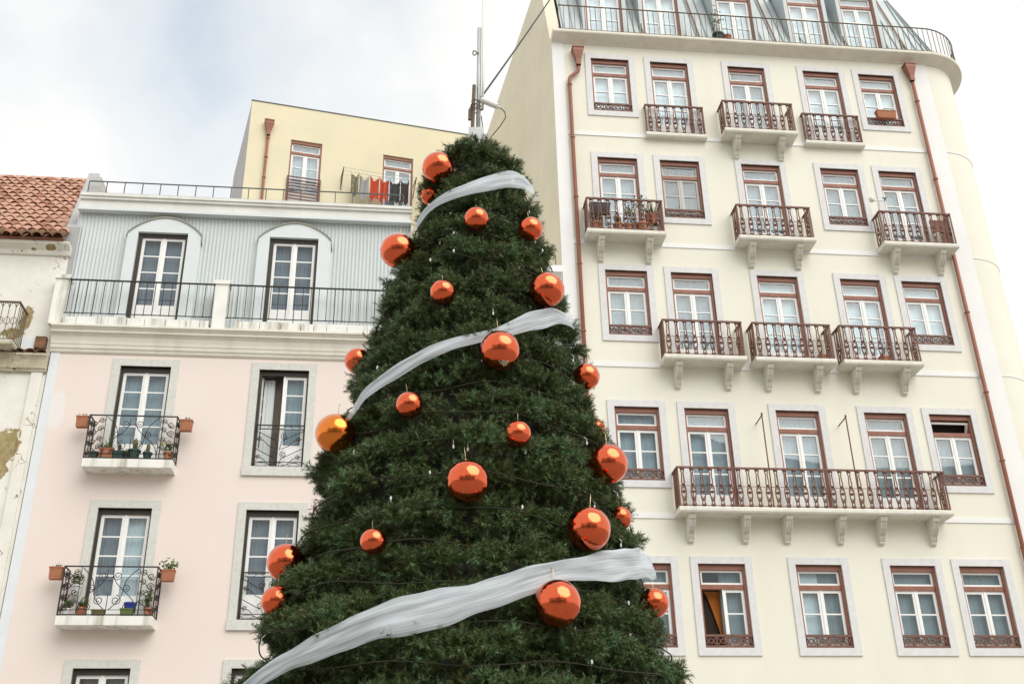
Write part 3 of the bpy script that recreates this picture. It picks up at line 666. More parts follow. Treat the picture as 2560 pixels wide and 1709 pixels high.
def scroll_panel(w, h, y=0, r=.0075, seed=0):
    """wrought iron: frame, stacked C scrolls at the ends, a lyre of long S curves in the middle"""
    b = MB()
    b.box(0, w, y - .012, y + .012, h - .022, h); b.box(0, w, y - .009, y + .009, 0, .02); b.box(-.01, .012, y - .012, y + .012, 0, h); b.box(w - .012, w + .01, y - .012, y + .012, 0, h)
    b.box(0, w, y - .005, y + .005, h * .105, h * .105 + .009)
    def S(x0, z0, x1, z1, k):
        pts = []
        for i in range(17):
            t = i / 16; q = math.sin((t - .5) * math.pi) * .5 + .5
            pts.append((x0 + (x1 - x0) * t + k * math.sin(2 * math.pi * t) * .5, y, z0 + (z1 - z0) * t))
        b.tube(pts, r, 4)
    for side in (0, 1):
        X = (lambda x: x) if not side else (lambda x: w - x)
        sg = 1 if not side else -1
        for i in range(4):
            zc = h * (.16 + .21 * i); a0 = math.pi / 2 if i % 2 else -math.pi / 2
            b.tube(spiral(X(.10), zc, .072, 1.5, math.pi if not side else 0, sg * (1 if i % 2 else -1), 16, y), r, 4)
            b.tube(spiral(X(.235), zc + h * .09, .062, 1.4, 0 if not side else math.pi, sg * (-1 if i % 2 else 1), 16, y), r, 4)
            S(X(.04), zc - h * .08, X(.29), zc + h * .11, sg * .05)
        S(X(.32), h * .05, X(w * .5 - .05), h * .92, sg * -.14)
        S(X(.34), h * .95, X(w * .5 - .03), h * .10, sg * .12)
        b.tube(spiral(X(w * .5 - .13), h * .80, .085, 1.6, 0 if not side else math.pi, -sg, 18, y), r, 4)
        b.tube(spiral(X(w * .5 - .15), h * .30, .095, 1.6, math.pi / 2, sg, 18, y), r, 4)
        b.tube(spiral(X(w * .5 - .30), h * .55, .075, 1.5, -math.pi / 2, -sg, 16, y), r, 4)
        b.tube(spiral(X(w * .5 - .34), h * .16, .06, 1.5, math.pi / 2, -sg, 16, y), r, 4)
        b.tube([(X(.31), y, .02), (X(.31), y, h - .02)], r * .9, 4)
    b.tube([(w / 2, y, .02), (w / 2, y, h * .45)], r, 4)
    return b
def juliet(w, h):
    b = MB(); r = .0075
    b.box(0, w, -.012, .012, h - .02, h); b.box(0, w, -.008, .008, h * .89, h * .89 + .012); b.box(0, w, -.008, .008, h * .11, h * .11 + .012); b.box(0, w, -.012, .012, 0, .018)
    for i in range(3):
        c = w * (i + .5) / 3
        for z in (h * .945, h * .06):
            b.tube([(c - w * .13, 0, z), (c - w * .05, 0, z + h * .04), (c + w * .05, 0, z + h * .04), (c + w * .13, 0, z), (c + w * .05, 0, z - h * .04), (c - w * .05, 0, z - h * .04)], r * .8, 4, True)
    for s in (-1, 1):
        for zc, rr2 in ((.72, .075), (.30, .07)):
            b.tube(spiral(w / 2 + s * .10, h * zc, rr2, 1.6, math.pi / 2, s, 18), r, 4); b.tube(spiral(w / 2 + s * .38, h * (zc - .06), rr2 * .7, 1.6, -math.pi / 2, s, 16), r, 4)
            b.tube([(w / 2 + s * .02, 0, h * (zc - .32)), (w / 2 + s * .06, 0, h * (zc - .1)), (w / 2 + s * .20, 0, h * (zc - .02)), (w / 2 + s * .40, 0, h * (zc + .10)), (w / 2 + s * .48, 0, h * (zc + .14))], r, 4)
            b.tube([(w / 2 + s * .05, 0, h * (zc - .30)), (w / 2 + s * .2, 0, h * (zc - .22)), (w / 2 + s * .30, 0, h * (zc - .1)), (w / 2 + s * .46, 0, h * (zc - .05))], r, 4)
    return b
PCUR = [['curtain_blue', ('curtain_grey', 'curtain_blue')], [('curtain_slate', 'curtain_white'), 'curtain_slate'], ['curtain_grey', 'curtain_grey']]
for r, zt in enumerate(PT):
    for c, (x, w) in enumerate(PX):
        h = 2.155 if c == 0 else 2.12
        wn = white_window(pink, x - U0, zt, w, h, .50, PCUR[r][c], seed=r * 2 + c, sill=c == 1, open_left=(r == 0 and c == 1))
        if c == 1: juliet(w - .06, .90).build('guard', M['black_iron'], wn, (.03, .02, -h + .01))
for (dx, dw) in DX: white_window(pink, dx - U0, 14.575, dw, 2.37, .62, ('curtain_slate', 'curtain_slate'), seed=int(-dx), y0=.07, surround=False, fs=.085, ft=.085)
for zf in (9.155, 6.16, 3.15):
    o = PB().prismx([(0, -.17), (-.36, -.17), (-.40, -.165), (-.405, 0), (0, 0)], -9.545, -7.865).build('balcony', M['curb'], pink, (0, 0, zf))
    scroll_panel(1.66, .90).build('railing_front', M['black_iron'], o, (-9.535 - U0, -.385, .012))
    for xs_ in (-9.535, -7.875):
        sp = MB(); sp.box(0, .385, -.011, .011, .88, .90); sp.box(0, .385, -.009, .009, 0, .02); sp.box(.375, .39, -.012, .012, 0, .9)
        for i in range(4):
            zc = .13 + .21 * i; sp.tube(spiral(.12, zc, .07, 1.5, 0, 1 if i % 2 else -1), .0075, 4); sp.tube(spiral(.27, zc + .05, .07, 1.5, math.pi, 1 if i % 2 else -1), .0075, 4)
        sp.tube([(.19, 0, 0), (.19, 0, .9)], .007, 4)
        sp.build('railing_side', M['black_iron'], o, (xs_ - U0, -.385, .012), (0, 0, R(90)))

# ------------------------------------------------------------------ old white house
V0 = -13.9; VB = lambda: MB(-V0)
oldh = root('old_white_house', FAC, V0, 'old white house with peeling plaster and terracotta tile roof, left of the pink house', 'building')
XR = -10.645
VB().box(-15.6, XR, .02, 8, 0, 13.86).build('facade_wall', M['old_white'], oldh)
VB().box(-10.92, -10.70, -.03, .06, 0, 11.12).build('pilaster', M['old_white'], oldh)
VB().sweep([(-15.6, 0, 0, -1), (XR, 0, 0, -1)], [(-.1, 11.11), (.05, 11.11), (.06, 11.15), (.09, 11.17), (.12, 11.35), (.15, 11.41), (.17, 11.42), (.17, 11.47), (-.1, 11.5)]).build('cornice', M['old_cornice'], oldh)
VB().sweep([(-15.6, 0, 0, -1), (XR + .03, 0, 0, -1)], [(-.1, 13.85), (.02, 13.85), (.04, 13.88), (.06, 13.96), (.12, 14.0), (.2, 14.02), (.22, 14.05), (.22, 14.08), (-.1, 14.1)]).build('cornice', M['old_white'], oldh)
VB().box(-10.95, -10.74, -.10, .03, 11.62, 11.88).build('stub_stone', M['tile_old'], oldh)
VB().box(-11.22, -10.955, -.05, .03, 11.60, 11.86).build('render_patch', M['pale_strip'], oldh)
YR, SL = 4.45, 1.0
XK = -10.70 - .278 * (YR + .3)
rf = VB(); rf.quad((-15.6, -.30, 14.10), (-10.70, -.30, 14.10), (XK, YR, 14.10 + (YR + .3)), (-15.6, YR, 14.10 + (YR + .3))); rf.quad((XK, YR, 18.85), (XK - .8, 9.5, 14.1), (-15.6, 9.5, 14.1), (-15.6, YR, 18.85))
roofo = rf.build('roof', M['tile3'], oldh)
def tile_mesh(m):
    b = MB(); k = 7; Ln = .47
    for r0_, r1_ in ((.108, .088),):
        V = []
        for yy, rr2 in ((0, r0_), (Ln, r1_)):
            for th in (0, -.014):
                V += [((rr2 + th) * math.cos(math.pi * j / k), yy, (rr2 + th) * math.sin(math.pi * j / k) * .85) for j in range(k + 1)]
        n = k + 1
        fs = [(j, j + 1, 2 * n + j + 1, 2 * n + j) for j in range(k)] + [(j + 1, j, n + j, n + j + 1) for j in range(k)] + [(n + j + 1, n + j, 3 * n + j, 3 * n + j + 1) for j in range(k)]
        b.add(V, fs)
    return b.mesh('tile', m, True)
TM = [tile_mesh(M['tile']), tile_mesh(M['tile2']), tile_mesh(M['tile3'])]; TOLD = tile_mesh(M['tile_old'])
tr_ = random.Random(5); cnt = 0
for i in range(17):
    for j in range(19):
        u = -10.83 - .208 * j; s_ = .385 * i
        y = -.36 + s_ * .7071; z = 14.08 + s_ * .7071
        if u > -10.70 - .278 * (y + .3) - .06: continue
        m_ = tr_.choices(TM, (6, 4, 2))[0] if i else (TOLD if tr_.random() < .75 else TM[2])
        o = link('tile', m_, roofo, (u - V0 + tr_.uniform(-.008, .008), y + .012, z + .03 + tr_.uniform(-.006, .01)), (R(45 - 3.5 + tr_.uniform(-1, 1)), tr_.uniform(-.03, .03), tr_.uniform(-.05, .05)))
xt = VB(); tv = [v_.co.copy() for v_ in TM[0].vertices]; tf = [tuple(p_.vertices) for p_ in TM[0].polygons]
for i in range(17):
    for j in range(19, 23):
        mt_ = Matrix.Translation((-10.83 - .208 * j, -.348 + .385 * i * .7071, 14.11 + .385 * i * .7071)) @ Matrix.Rotation(R(41.5), 4, 'X'); xt.add([tuple(mt_ @ v_) for v_ in tv], tf)
tag(xt.build('tiles', M['tile'], roofo, smooth=True), kind='stuff')
for j in range(7): link('tile', TM[j % 3], roofo, (-14.6 - V0 + .38 * j, YR, 18.80), (0, R(4), R(-90)), (1.15, 1, 1.15)).name = 'ridge_tile'
for j in range(10): link('tile', TOLD, oldh, (-10.76 - .215 * j - V0, -.20, 11.48), (R(8), 0, tr_.uniform(-.1, .1)), (.95, .6, .8))
# its balcony
bo = VB().box(-13.4, -11.24, -.50, 0, 11.50, 11.56).build('balcony', M['old_cornice'], oldh)
q = VB(); q.box(-13.4, -11.225, -.515, -.475, 12.42, 12.45); q.box(-11.262, -11.225, -.50, .02, 12.418, 12.448); q.box(-13.4, -11.235, -.50, -.485, 11.60, 11.615); q.box(-11.252, -11.238, -.5, 0, 11.60, 11.615)
q.build('handrail', M['mast_dark'], bo)
def old_bar(): 
    b = MB(); b.tube([(0, 0, .04), (0, 0, .84)], .008, 5)
    b.tube([(.0 + .055 * math.cos(a), 0, .42 + .085 * math.sin(a)) for a in np.linspace(0, 2 * math.pi, 12, endpoint=False)], .007, 4, True)
    for s in (-1, 1): b.tube([(0, 0, .72), (s * .02, 0, .78), (s * .06, 0, .83)], .007, 4); b.tube([(s * .06 + .06 * 0, 0, .06), (s * .045, 0, .16), (0, 0, .22)], .007, 4)
    return b.mesh('bar', M['mast_dark'])
OB = old_bar(); OB2 = MB().tube([(0, 0, .04), (0, 0, .84)], .009, 5).mesh('bar', M['mast_dark'])
for i in range(16): link('bar', OB, bo, (-11.30 - .13 * i - V0, -.493, 11.59))
for i in range(6): link('bar', OB2, bo, (-11.243 - V0, -.45 + .085 * i, 11.59))

# ------------------------------------------------------------------ narrow house between the pink and the cream one
nh = root('narrow_cream_house', FAC, -1.7, 'narrow cream house squeezed between the pink house and the tall cream house', 'building')
NB = lambda: MB(1.7)
NB().box(UE + .015, -.012, .0, 6, 0, 13.9).build('facade_wall', M['cream'], nh)
NB().box(-.20, -.013, -.016, .02, 0, 13.86).build('corner_strip', M['pale_strip'], nh)
NB().sweep([(UE + .015, 0, 0, -1), (-.006, 0, 0, -1)], [(-.05, 13.76), (.02, 13.77), (.05, 13.81), (.09, 13.84), (.13, 13.86), (.13, 13.91), (.08, 13.92), (.08, 14.06), (-.2, 14.06)]).build('cornice', M['cream_white'], nh)
o = NB().box(-3.3, -.13, -.04, -.02, 14.33, 14.35).build('terrace_railing', M['mast_dark'], nh)
NBAR = MB().box(-.01, .01, -.04, -.02, 14.06, 14.33).mesh('bar', M['mast_dark'])
for i in range(8): link('bar', NBAR, o, (-.14 - .45 * i + 1.7, 0, 0))

# ------------------------------------------------------------------ yellow rear wing
wing = root('yellow_rear_house', WNG, 0, 'deep yellow house rising behind the roof terrace, with two brown windows and a downpipe', 'building')
wh = [(1.285, 1.285 + .965, 20.2, 22.53), (4.17, 4.17 + .965, 20.2, 22.49)]
MB().wall(0, 7.6, 0, 23.78, wh).build('facade_wall', M['yellow_wing'], wing)
sdx, sdy = -math.sin(R(7.4)), math.cos(R(7.4))
sw = MB(); sw.add([(0, 0, 0), (sdx * 2.5, sdy * 2.5, 0), (sdx * 2.5, sdy * 2.5, 22.55), (0, 0, 23.78)], [(3, 2, 1, 0)])
sw.build('side_wall', M['grey_render'], wing)
sw = MB(); sw.add([(sdx * 2.5, sdy * 2.5, 0), (7.6, 3.0, 0), (7.6, 3.0, 22.3), (sdx * 2.5, sdy * 2.5, 22.55), (0, 0, 23.78), (7.6, 0, 23.78)], [(0, 3, 2, 1), (4, 5, 2, 3)]); sw.build('roof', M['grey_render'], wing)
MB().box(-.02, 7.6, -.02, .06, 23.78, 23.81).build('roof_flashing', M['grey_iron'], wing)
for i, (a, b, c, d) in enumerate(wh):
    wn = brown_window(wing, a, d, d - c, True, 'curtain_blue', seed=i + 3, surround=False)
    if i == 0:
        gq = MB(); gq.box(-.03, 0, -.06, -.03, -2.25, -1.40); gq.box(.965, .995, -.06, -.03, -2.25, -1.40); go = gq.build('guard_posts', M['iron_brown'], wn)
        for k in range(8): link('slat', cached('slat', lambda: MB().box(-.03, .995, -.062, -.034, 0, .035).mesh('slat', M['iron_brown'])), wn, (0, 0, -2.22 + .113 * k))
pipe('downpipe', [(.58, -.08, 22.52), (.58, -.08, 18)], (.58, -.10, 22.48), wing, M['pipe'], .042, (22.35, 21.65, 20.9))

# laundry on a bracket line
rk = root('clothes_line', WNG, 3.0, 'small wall bracket with wires stretched along the yellow wall for laundry', 'clothes line')
b = MB(); b.tube([(-.10, 0, 20.98), (-.10, -.55, 21.38)], .014, 5); b.tube([(-.10, 0, 21.40), (-.10, -.55, 21.40)], .014, 5); b.tube([(-.10, 0, 21.15), (-.10, -.25, 21.17)], .012, 5); b.tube([(-.1, -.02, 20.9), (-.1, -.02, 21.45)], .014, 5)
b.tube([(2.15, 0, 20.98), (2.15, -.55, 21.38)], .014, 5); b.tube([(2.15, 0, 21.40), (2.15, -.55, 21.40)], .014, 5)
b.build('bracket', M['mast_dark'], rk)
wb = MB()
for yy in (-.15, -.35, -.52): wb.tube([(-.10, yy, 21.40), (1.0, yy, 21.365), (2.15, yy, 21.40)], .004, 4)
wb.build('wire', M['grey_iron'], rk)
def garment(name, u0, u1, z1, z0, off, m, label, seed, notch=True):
    o = root(name, WNG, (u0 + u1) / 2, label, 'laundry', 'laundry drying on the yellow house'); rr = random.Random(seed); w = u1 - u0; nx, nz = 16, 10
    b = MB(); V = []
    for j in range(nz + 1):
        for i in range(nx + 1):
            s = i / nx; t = j / nz
            topz = z1 - (.20 * w / .3 * math.sin(math.pi * s) ** .7 if notch else .02 * math.sin(s * 9))
            botz = z0 + .05 * math.sin(s * 7 + seed) + .03 * math.sin(s * 17)
            V.append(((s - .5) * w * (1 - .08 * math.sin(t * 3)), -off + .035 * math.sin(s * 11 + seed + t * 2) + .02 * math.sin(s * 23 + t * 3), topz + (botz - topz) * t))
    n = len(V); V2 = V + [(x, y + .008, z) for x, y, z in V]
    fs = [(j * (nx + 1) + i, j * (nx + 1) + i + 1, (j + 1) * (nx + 1) + i + 1, (j + 1) * (nx + 1) + i) for j in range(nz) for i in range(nx)]
    b.add(V2, fs + [tuple(n + k for k in reversed(f)) for f in fs]); b.build('cloth', m, o, smooth=True)
    p = MB()
    for s in (-.46, .46): p.box(s * w - .008, s * w + .008, -off - .02, -off + .02, z1 - .03, z1 + .04)
    p.build('peg', M['plastic'], o)
G = lambda n, c, c2, sp=None: mat(n, c, .9, .1, 9, col2=c2, speck=sp)
garment('patterned_shirt', 3.16, 3.40, 21.40, 20.55, .36, G('patterned_cloth', (.10, .09, .08), (.25, .24, .16), ((.42, .40, .20), 16, .56)), 'dark patterned shirt pegged at the bracket end of the line', 1)
garment('grey_shirt', 3.42, 3.72, 21.38, 20.50, .35, G('grey_cloth', (.36, .365, .37), (.30, .305, .31), ((.12, .12, .14), 9, .63)), 'grey shirt pegged between the patterned shirt and the red ones', 2)
garment('red_shirt', 3.74, 4.03, 21.37, 20.50, .37, G('red_cloth', (.55, .085, .045), (.45, .06, .03)), 'red shirt pegged next to the grey shirt', 3)
garment('red_shirt', 4.04, 4.33, 21.37, 20.50, .36, G('red_cloth_b', (.52, .08, .04), (.42, .055, .03)), 'red shirt pegged next to the black shirt', 4)
garment('black_shirt', 4.35, 4.68, 21.38, 20.52, .36, G('black_cloth', (.035, .035, .035), (.07, .07, .07), ((.3, .3, .32), 7, .64)), 'black shirt pegged next to the red shirts', 5)
garment('black_trousers', 4.70, 4.95, 21.39, 20.50, .37, G('brown_cloth', (.05, .04, .035), (.09, .06, .05)), 'dark brown trousers at the window end of the line', 6)

# ------------------------------------------------------------------ plants and pots on the balconies
def leaves(n, c, r, m, seed, size=.05, flat=1.0):
    b = MB(); rr = random.Random(seed)
    for _ in range(n):
        d = np.array([rr.gauss(0, 1), rr.gauss(0, 1), rr.gauss(0, 1) * flat]); d /= np.linalg.norm(d) + 1e-6
        p = np.array(c) + d * np.array(r) * rr.uniform(.3, 1); t = np.cross(d, [rr.gauss(0, 1), rr.gauss(0, 1), rr.gauss(0, 1)]); t /= np.linalg.norm(t) + 1e-6
        s = np.cross(d, t); e = size * rr.uniform(.6, 1.3)
        b.quad(p - t * e * .4, p + s * e * .5 - d * .01, p + t * e * .9, p - s * e * .5 - d * .01)
    return b
def potted(u, off, z, pot, kind, label, seed, sc=1.0, plane=FAC, trough=0, name='potted_plant'):
    o = root(name, plane, u, label, 'potted plant', 'pots on the balconies'); o.location = tuple(plane.pt(u, off, z))
    b = MB(); r = .085 * sc; h = .15 * sc
    if trough:
        w = trough / 2; d = .07
        b.add([(-w * .92, -d * .8, 0), (w * .92, -d * .8, 0), (w * .92, d * .8, 0), (-w * .92, d * .8, 0), (-w, -d, h), (w, -d, h), (w, d, h), (-w, d, h)], [(0, 3, 2, 1), (4, 5, 6, 7), (0, 1, 5, 4), (1, 2, 6, 5), (2, 3, 7, 6), (3, 0, 4, 7)])
        b.box(-w - .008, w + .008, -d - .008, d + .008, h, h + .022)
    else: b.lathe([(r * .72, 0), (r * .95, h * .82), (r * 1.1, h * .83), (r * 1.1, h), (r * .9, h), (r * .88, h * .93)], (0, 0, 0), 12)
    b.build('pot', pot, o, smooth=False)
    if kind == 'bush': leaves(60, (0, 0, h + .10 * sc), (.12 * sc + trough * .35, .09 * sc, .11 * sc), M['leaf'], seed, .05).build('foliage', M['leaf'], o)
    elif kind == 'tall': leaves(90, (0, 0, h + .30 * sc), (.13 * sc, .1 * sc, .30 * sc), M['leaf'], seed, .045).tube([(0, 0, h * .9), (.02, 0, h + .5 * sc)], .006, 5).build('foliage', M['leaf'], o)
    elif kind == 'spiky':
        q = MB(); rr = random.Random(seed)
        for _ in range(44):
            a = rr.uniform(0, 6.28); l = rr.uniform(.12, .24) * sc; e = rr.uniform(.4, 1.1) ; x = rr.uniform(-1, 1) * (trough * .4 or .03)
            d = np.array([math.cos(a) * math.cos(e), math.sin(a) * math.cos(e), math.sin(e)]); s = np.array([-math.sin(a), math.cos(a), 0]) * .015
            p = np.array([x, 0, h]); q.quad(p - s, p + s, p + d * l + s * .1, p + d * l - s * .1)
        q.build('foliage', M['leaf'], o)
    elif kind == 'cactus': MB().lathe([(.02, 0), (.032 * sc, .03), (.036 * sc, .12 * sc), (.03 * sc, .17 * sc), (.008, .20 * sc)], (0, 0, h * .9), 9).build('cactus', M['cactus'], o, smooth=True)
    elif kind == 'flower':
        leaves(60, (0, 0, h + .10), (.12, .09, .13), M['leaf'], seed, .055).build('foliage', M['leaf'], o); leaves(26, (-.13, -.02, h + .19), (.06, .05, .04), M['flower'], seed + 1, .045).build('blossom', M['flower'], o)
    elif kind == 'sparse':
        leaves(12, (0, 0, h + .05), (.10, .05, .07), M['leaf'], seed, .035).build('foliage', M['leaf'], o)
    return o
T, GP = M['terracotta'], M['green_pot']
zA, zB = 9.16, 6.165
PBAL = [(-9.36, GP, 'none', 1.0, 0, 'empty round dark green pot in the corner of the upper scroll-iron balcony'), (-9.14, T, 'spiky', 1.35, .26, 'terracotta trough of spiky leaves on the upper scroll-iron balcony'),
        (-8.91, GP, 'cactus', 1.0, .20, 'dark trough with a short brown-green cactus beside the spiky leaves'), (-8.76, GP, 'spiky', .7, 0, 'smallest dark pot with thin blades between two cacti'),
        (-8.62, GP, 'cactus', 1.35, 0, 'dark pot with the tallest cactus on the upper scroll-iron balcony'), (-8.37, GP, 'cactus', 1.05, 0, 'dark pot with a round-tipped cactus standing apart near the balcony middle'), (-7.98, T, 'flower', 1.1, 0, 'terracotta pot with yellow blossoms on the upper scroll-iron balcony')]
for i, (u, m_, k, sc, tr, lb) in enumerate(PBAL): potted(u, .31, zA, m_, k, lb, 20 + i, sc, trough=tr)
for i, (u, z, k, lb) in enumerate([(-9.69, 9.83, 'sparse', 'terracotta box hung outside the shaded end of the upper scroll-iron balcony'), (-7.71, 9.80, 'sparse', 'terracotta box hung outside the upper scroll-iron balcony on the side towards the open window'),
                                   (-9.70, 6.84, 'sparse', 'terracotta box hung outside the lower scroll-iron balcony on the side away from the Christmas tree'), (-7.70, 6.82, 'bush', 'terracotta box with green sprouts hung outside the lower scroll-iron balcony')]):
    o = potted(u, .28, z, T, k, lb, 40 + i, 1.35 if k == 'sparse' else 1.25, trough=.23)
    MB().tube([(0, .05, .2), (.16 if u < -9 else -.16, .05, .23)], .008, 5).build('hanger', M['black_iron'], o)
for i, (u, off, z, m_, k, sc, tr, lb) in enumerate([(-9.40, .30, zB, M['white_pot'], 'bush', .9, 0, 'white pot of greenery in the corner of the lower scroll-iron balcony'), (-9.34, .16, zB + .42, M['white_pot'], 'bush', 1.2, 0, 'pale pot with a leafy plant set high in the lower scroll-iron balcony corner'),
        (-9.16, .27, zB, T, 'spiky', 1.1, 0, 'terracotta pot of reddish spiky leaves on the lower scroll-iron balcony'), (-8.84, .33, zB, M['cactus'], 'none', .6, .22, 'small tan trough at the edge of the lower scroll-iron balcony'),
        (-8.34, .33, zB, M['leaf'], 'none', .75, .22, 'small mossy green trough at the edge of the lower scroll-iron balcony'), (-8.33, .18, zB + .08, M['blue_pot'], 'none', 1.3, 0, 'bright blue bucket on the lower scroll-iron balcony'),
        (-7.97, .31, zB, T, 'none', 1.0, 0, 'plain terracotta pot on the lower scroll-iron balcony'), (-8.02, .18, zB, M['white_pot'], 'tall', .8, 0, 'white pot with a curving green plant behind the plain terracotta pot')]):
    potted(u, off, z, m_, k, lb, 60 + i, sc, trough=tr)
for i, (u, off, z, m_, k, sc, tr, lb) in enumerate([(1.29, .30, 14.85, T, 'bush', 1.35, 0, 'terracotta pot under the end of the dark planter on the cream house balcony'), (1.54, .30, 14.85, T, 'tall', 1.3, 0, 'terracotta pot with tall stems between two other pots on a cream house balcony'),
        (1.84, .30, 14.85, T, 'tall', 1.6, 0, 'largest terracotta pot with stems rising above the handrail'), (.78, .28, 14.85, T, 'bush', 1.5, 0, 'terracotta pot of dense greenery in the balcony corner by the downpipe'),
        (2.07, .32, 15.10, T, 'spiky', 1.6, .26, 'terracotta trough fixed inside the handrail of the cream house balcony'), (.92, .16, 15.42, M['dark_box'], 'none', 1.7, .48, 'dark planter box hung inside the handrail near the downpipe'),
        (2.16, .28, 14.85, M['white_pot'], 'bush', 1.0, 0, 'white pot of greenery below the terracotta trough')]):
    potted(u, off, z, m_, k, lb, 80 + i, sc, trough=tr)
potted(8.42, .09, 18.70, T, 'sparse', 'terracotta window box on the top floor window beside the downpipe', 95, 1.35, trough=.50)
potted(4.55, .12, 20.86, T, 'none', 'round terracotta pot on the attic terrace', 96, 1.3)
potted(4.33, .10, 20.86, M['green_pot'], 'tall', 'slender climbing plant on the attic terrace railing', 97, 1.7)
potted(5.62, .30, 11.76, T, 'none', 'low terracotta dish on the middle of three balconies in a row', 98, .7, trough=.20)
potted(7.0, .33, 11.76, T, 'none', 'low terracotta dish on the balcony nearest the rain-pipe corner', 99, .7, trough=.20)
# wooden panel and weather sensor on the balcony by the downpipe
o = root('wooden_panel', FAC, 9.05, 'dark brown wooden screen leaning inside a balcony beside the downpipe', 'screen'); o.location = tuple(FAC.pt(9.05, .30, 14.85))
b = MB()
for i in range(4): b.box(-.24 + .12 * i, -.13 + .12 * i, 0, .02, .40 if i < 2 else .02, .72)
b.box(-.24, .23, .02, .04, .45, .50); b.box(-.24, .23, .02, .04, .64, .68); b.build('board', M['brown'], o)
o = root('weather_sensor', FAC, 7.55, 'small white weather sensor on an arm above a balcony handrail', 'sensor'); o.location = tuple(FAC.pt(7.60, .40, 15.66))
MB().tube([(0, 0, -.02), (-.02, 0, .12), (.02, 0, .30)], .012, 6).tube([(-.16, 0, .31), (.16, 0, .34)], .012, 6).build('arm', M['plastic'], o)
MB().lathe([(.01, 0), (.055, .02), (.065, .10), (.03, .13)], (-.17, 0, .28), 10).build('rain_cup', M['plastic'], o, smooth=True)
MB().lathe([(.02, 0), (.02, .08)], (.15, 0, .33), 8).box(.10, .21, -.012, .012, .40, .42).build('vane', M['grey_iron'], o)

# ------------------------------------------------------------------ Christmas tree
TY = 10.0
def axis_x(z): return -.50 + .030 * (z - 3.5)
ZR = [.5, 3.32, 3.55, 3.82, 4.22, 4.76, 5.20, 5.65, 6.12, 6.51, 6.91, 7.33, 7.65, 8.09, 8.48, 8.77, 8.95, 9.10, 9.20]
RR = [2.58, 1.89, 1.84, 1.76, 1.66, 1.53, 1.42, 1.30, 1.17, 1.07, .98, .88, .80, .68, .56, .50, .45, .34, .12]
def rad(z): return np.interp(z, ZR, RR)
tree = link('christmas_tree', None, None, (axis_x(0), TY, 0))
tag(tree, 'tall cone-shaped artificial Christmas tree hung with red baubles and white tulle', 'Christmas tree')
TOX, TOY = axis_x(0), TY
core = MB(); prof = []
k = 40
for z in np.linspace(.5, 9.05, 30):
    for j in range(k):
        a = 2 * math.pi * j / k; r_ = max(.02, rad(z) - .37)
        prof.append((axis_x(z) - TOX + r_ * math.sin(a), -r_ * math.cos(a), z))
core.add(prof, [(i * k + j, i * k + (j + 1) % k, (i + 1) * k + (j + 1) % k, (i + 1) * k + j) for i in range(29) for j in range(k)])
M['core'] = mat('garland_core', (.035, .034, .020), .95, .2, 20, .6, 30)
core.build('garland_core', M['core'], tree)
MB().tube([(0, 0, 0), (axis_x(9) - TOX, 0, 9)], .09, 8).build('trunk', M['mast_dark'], tree)
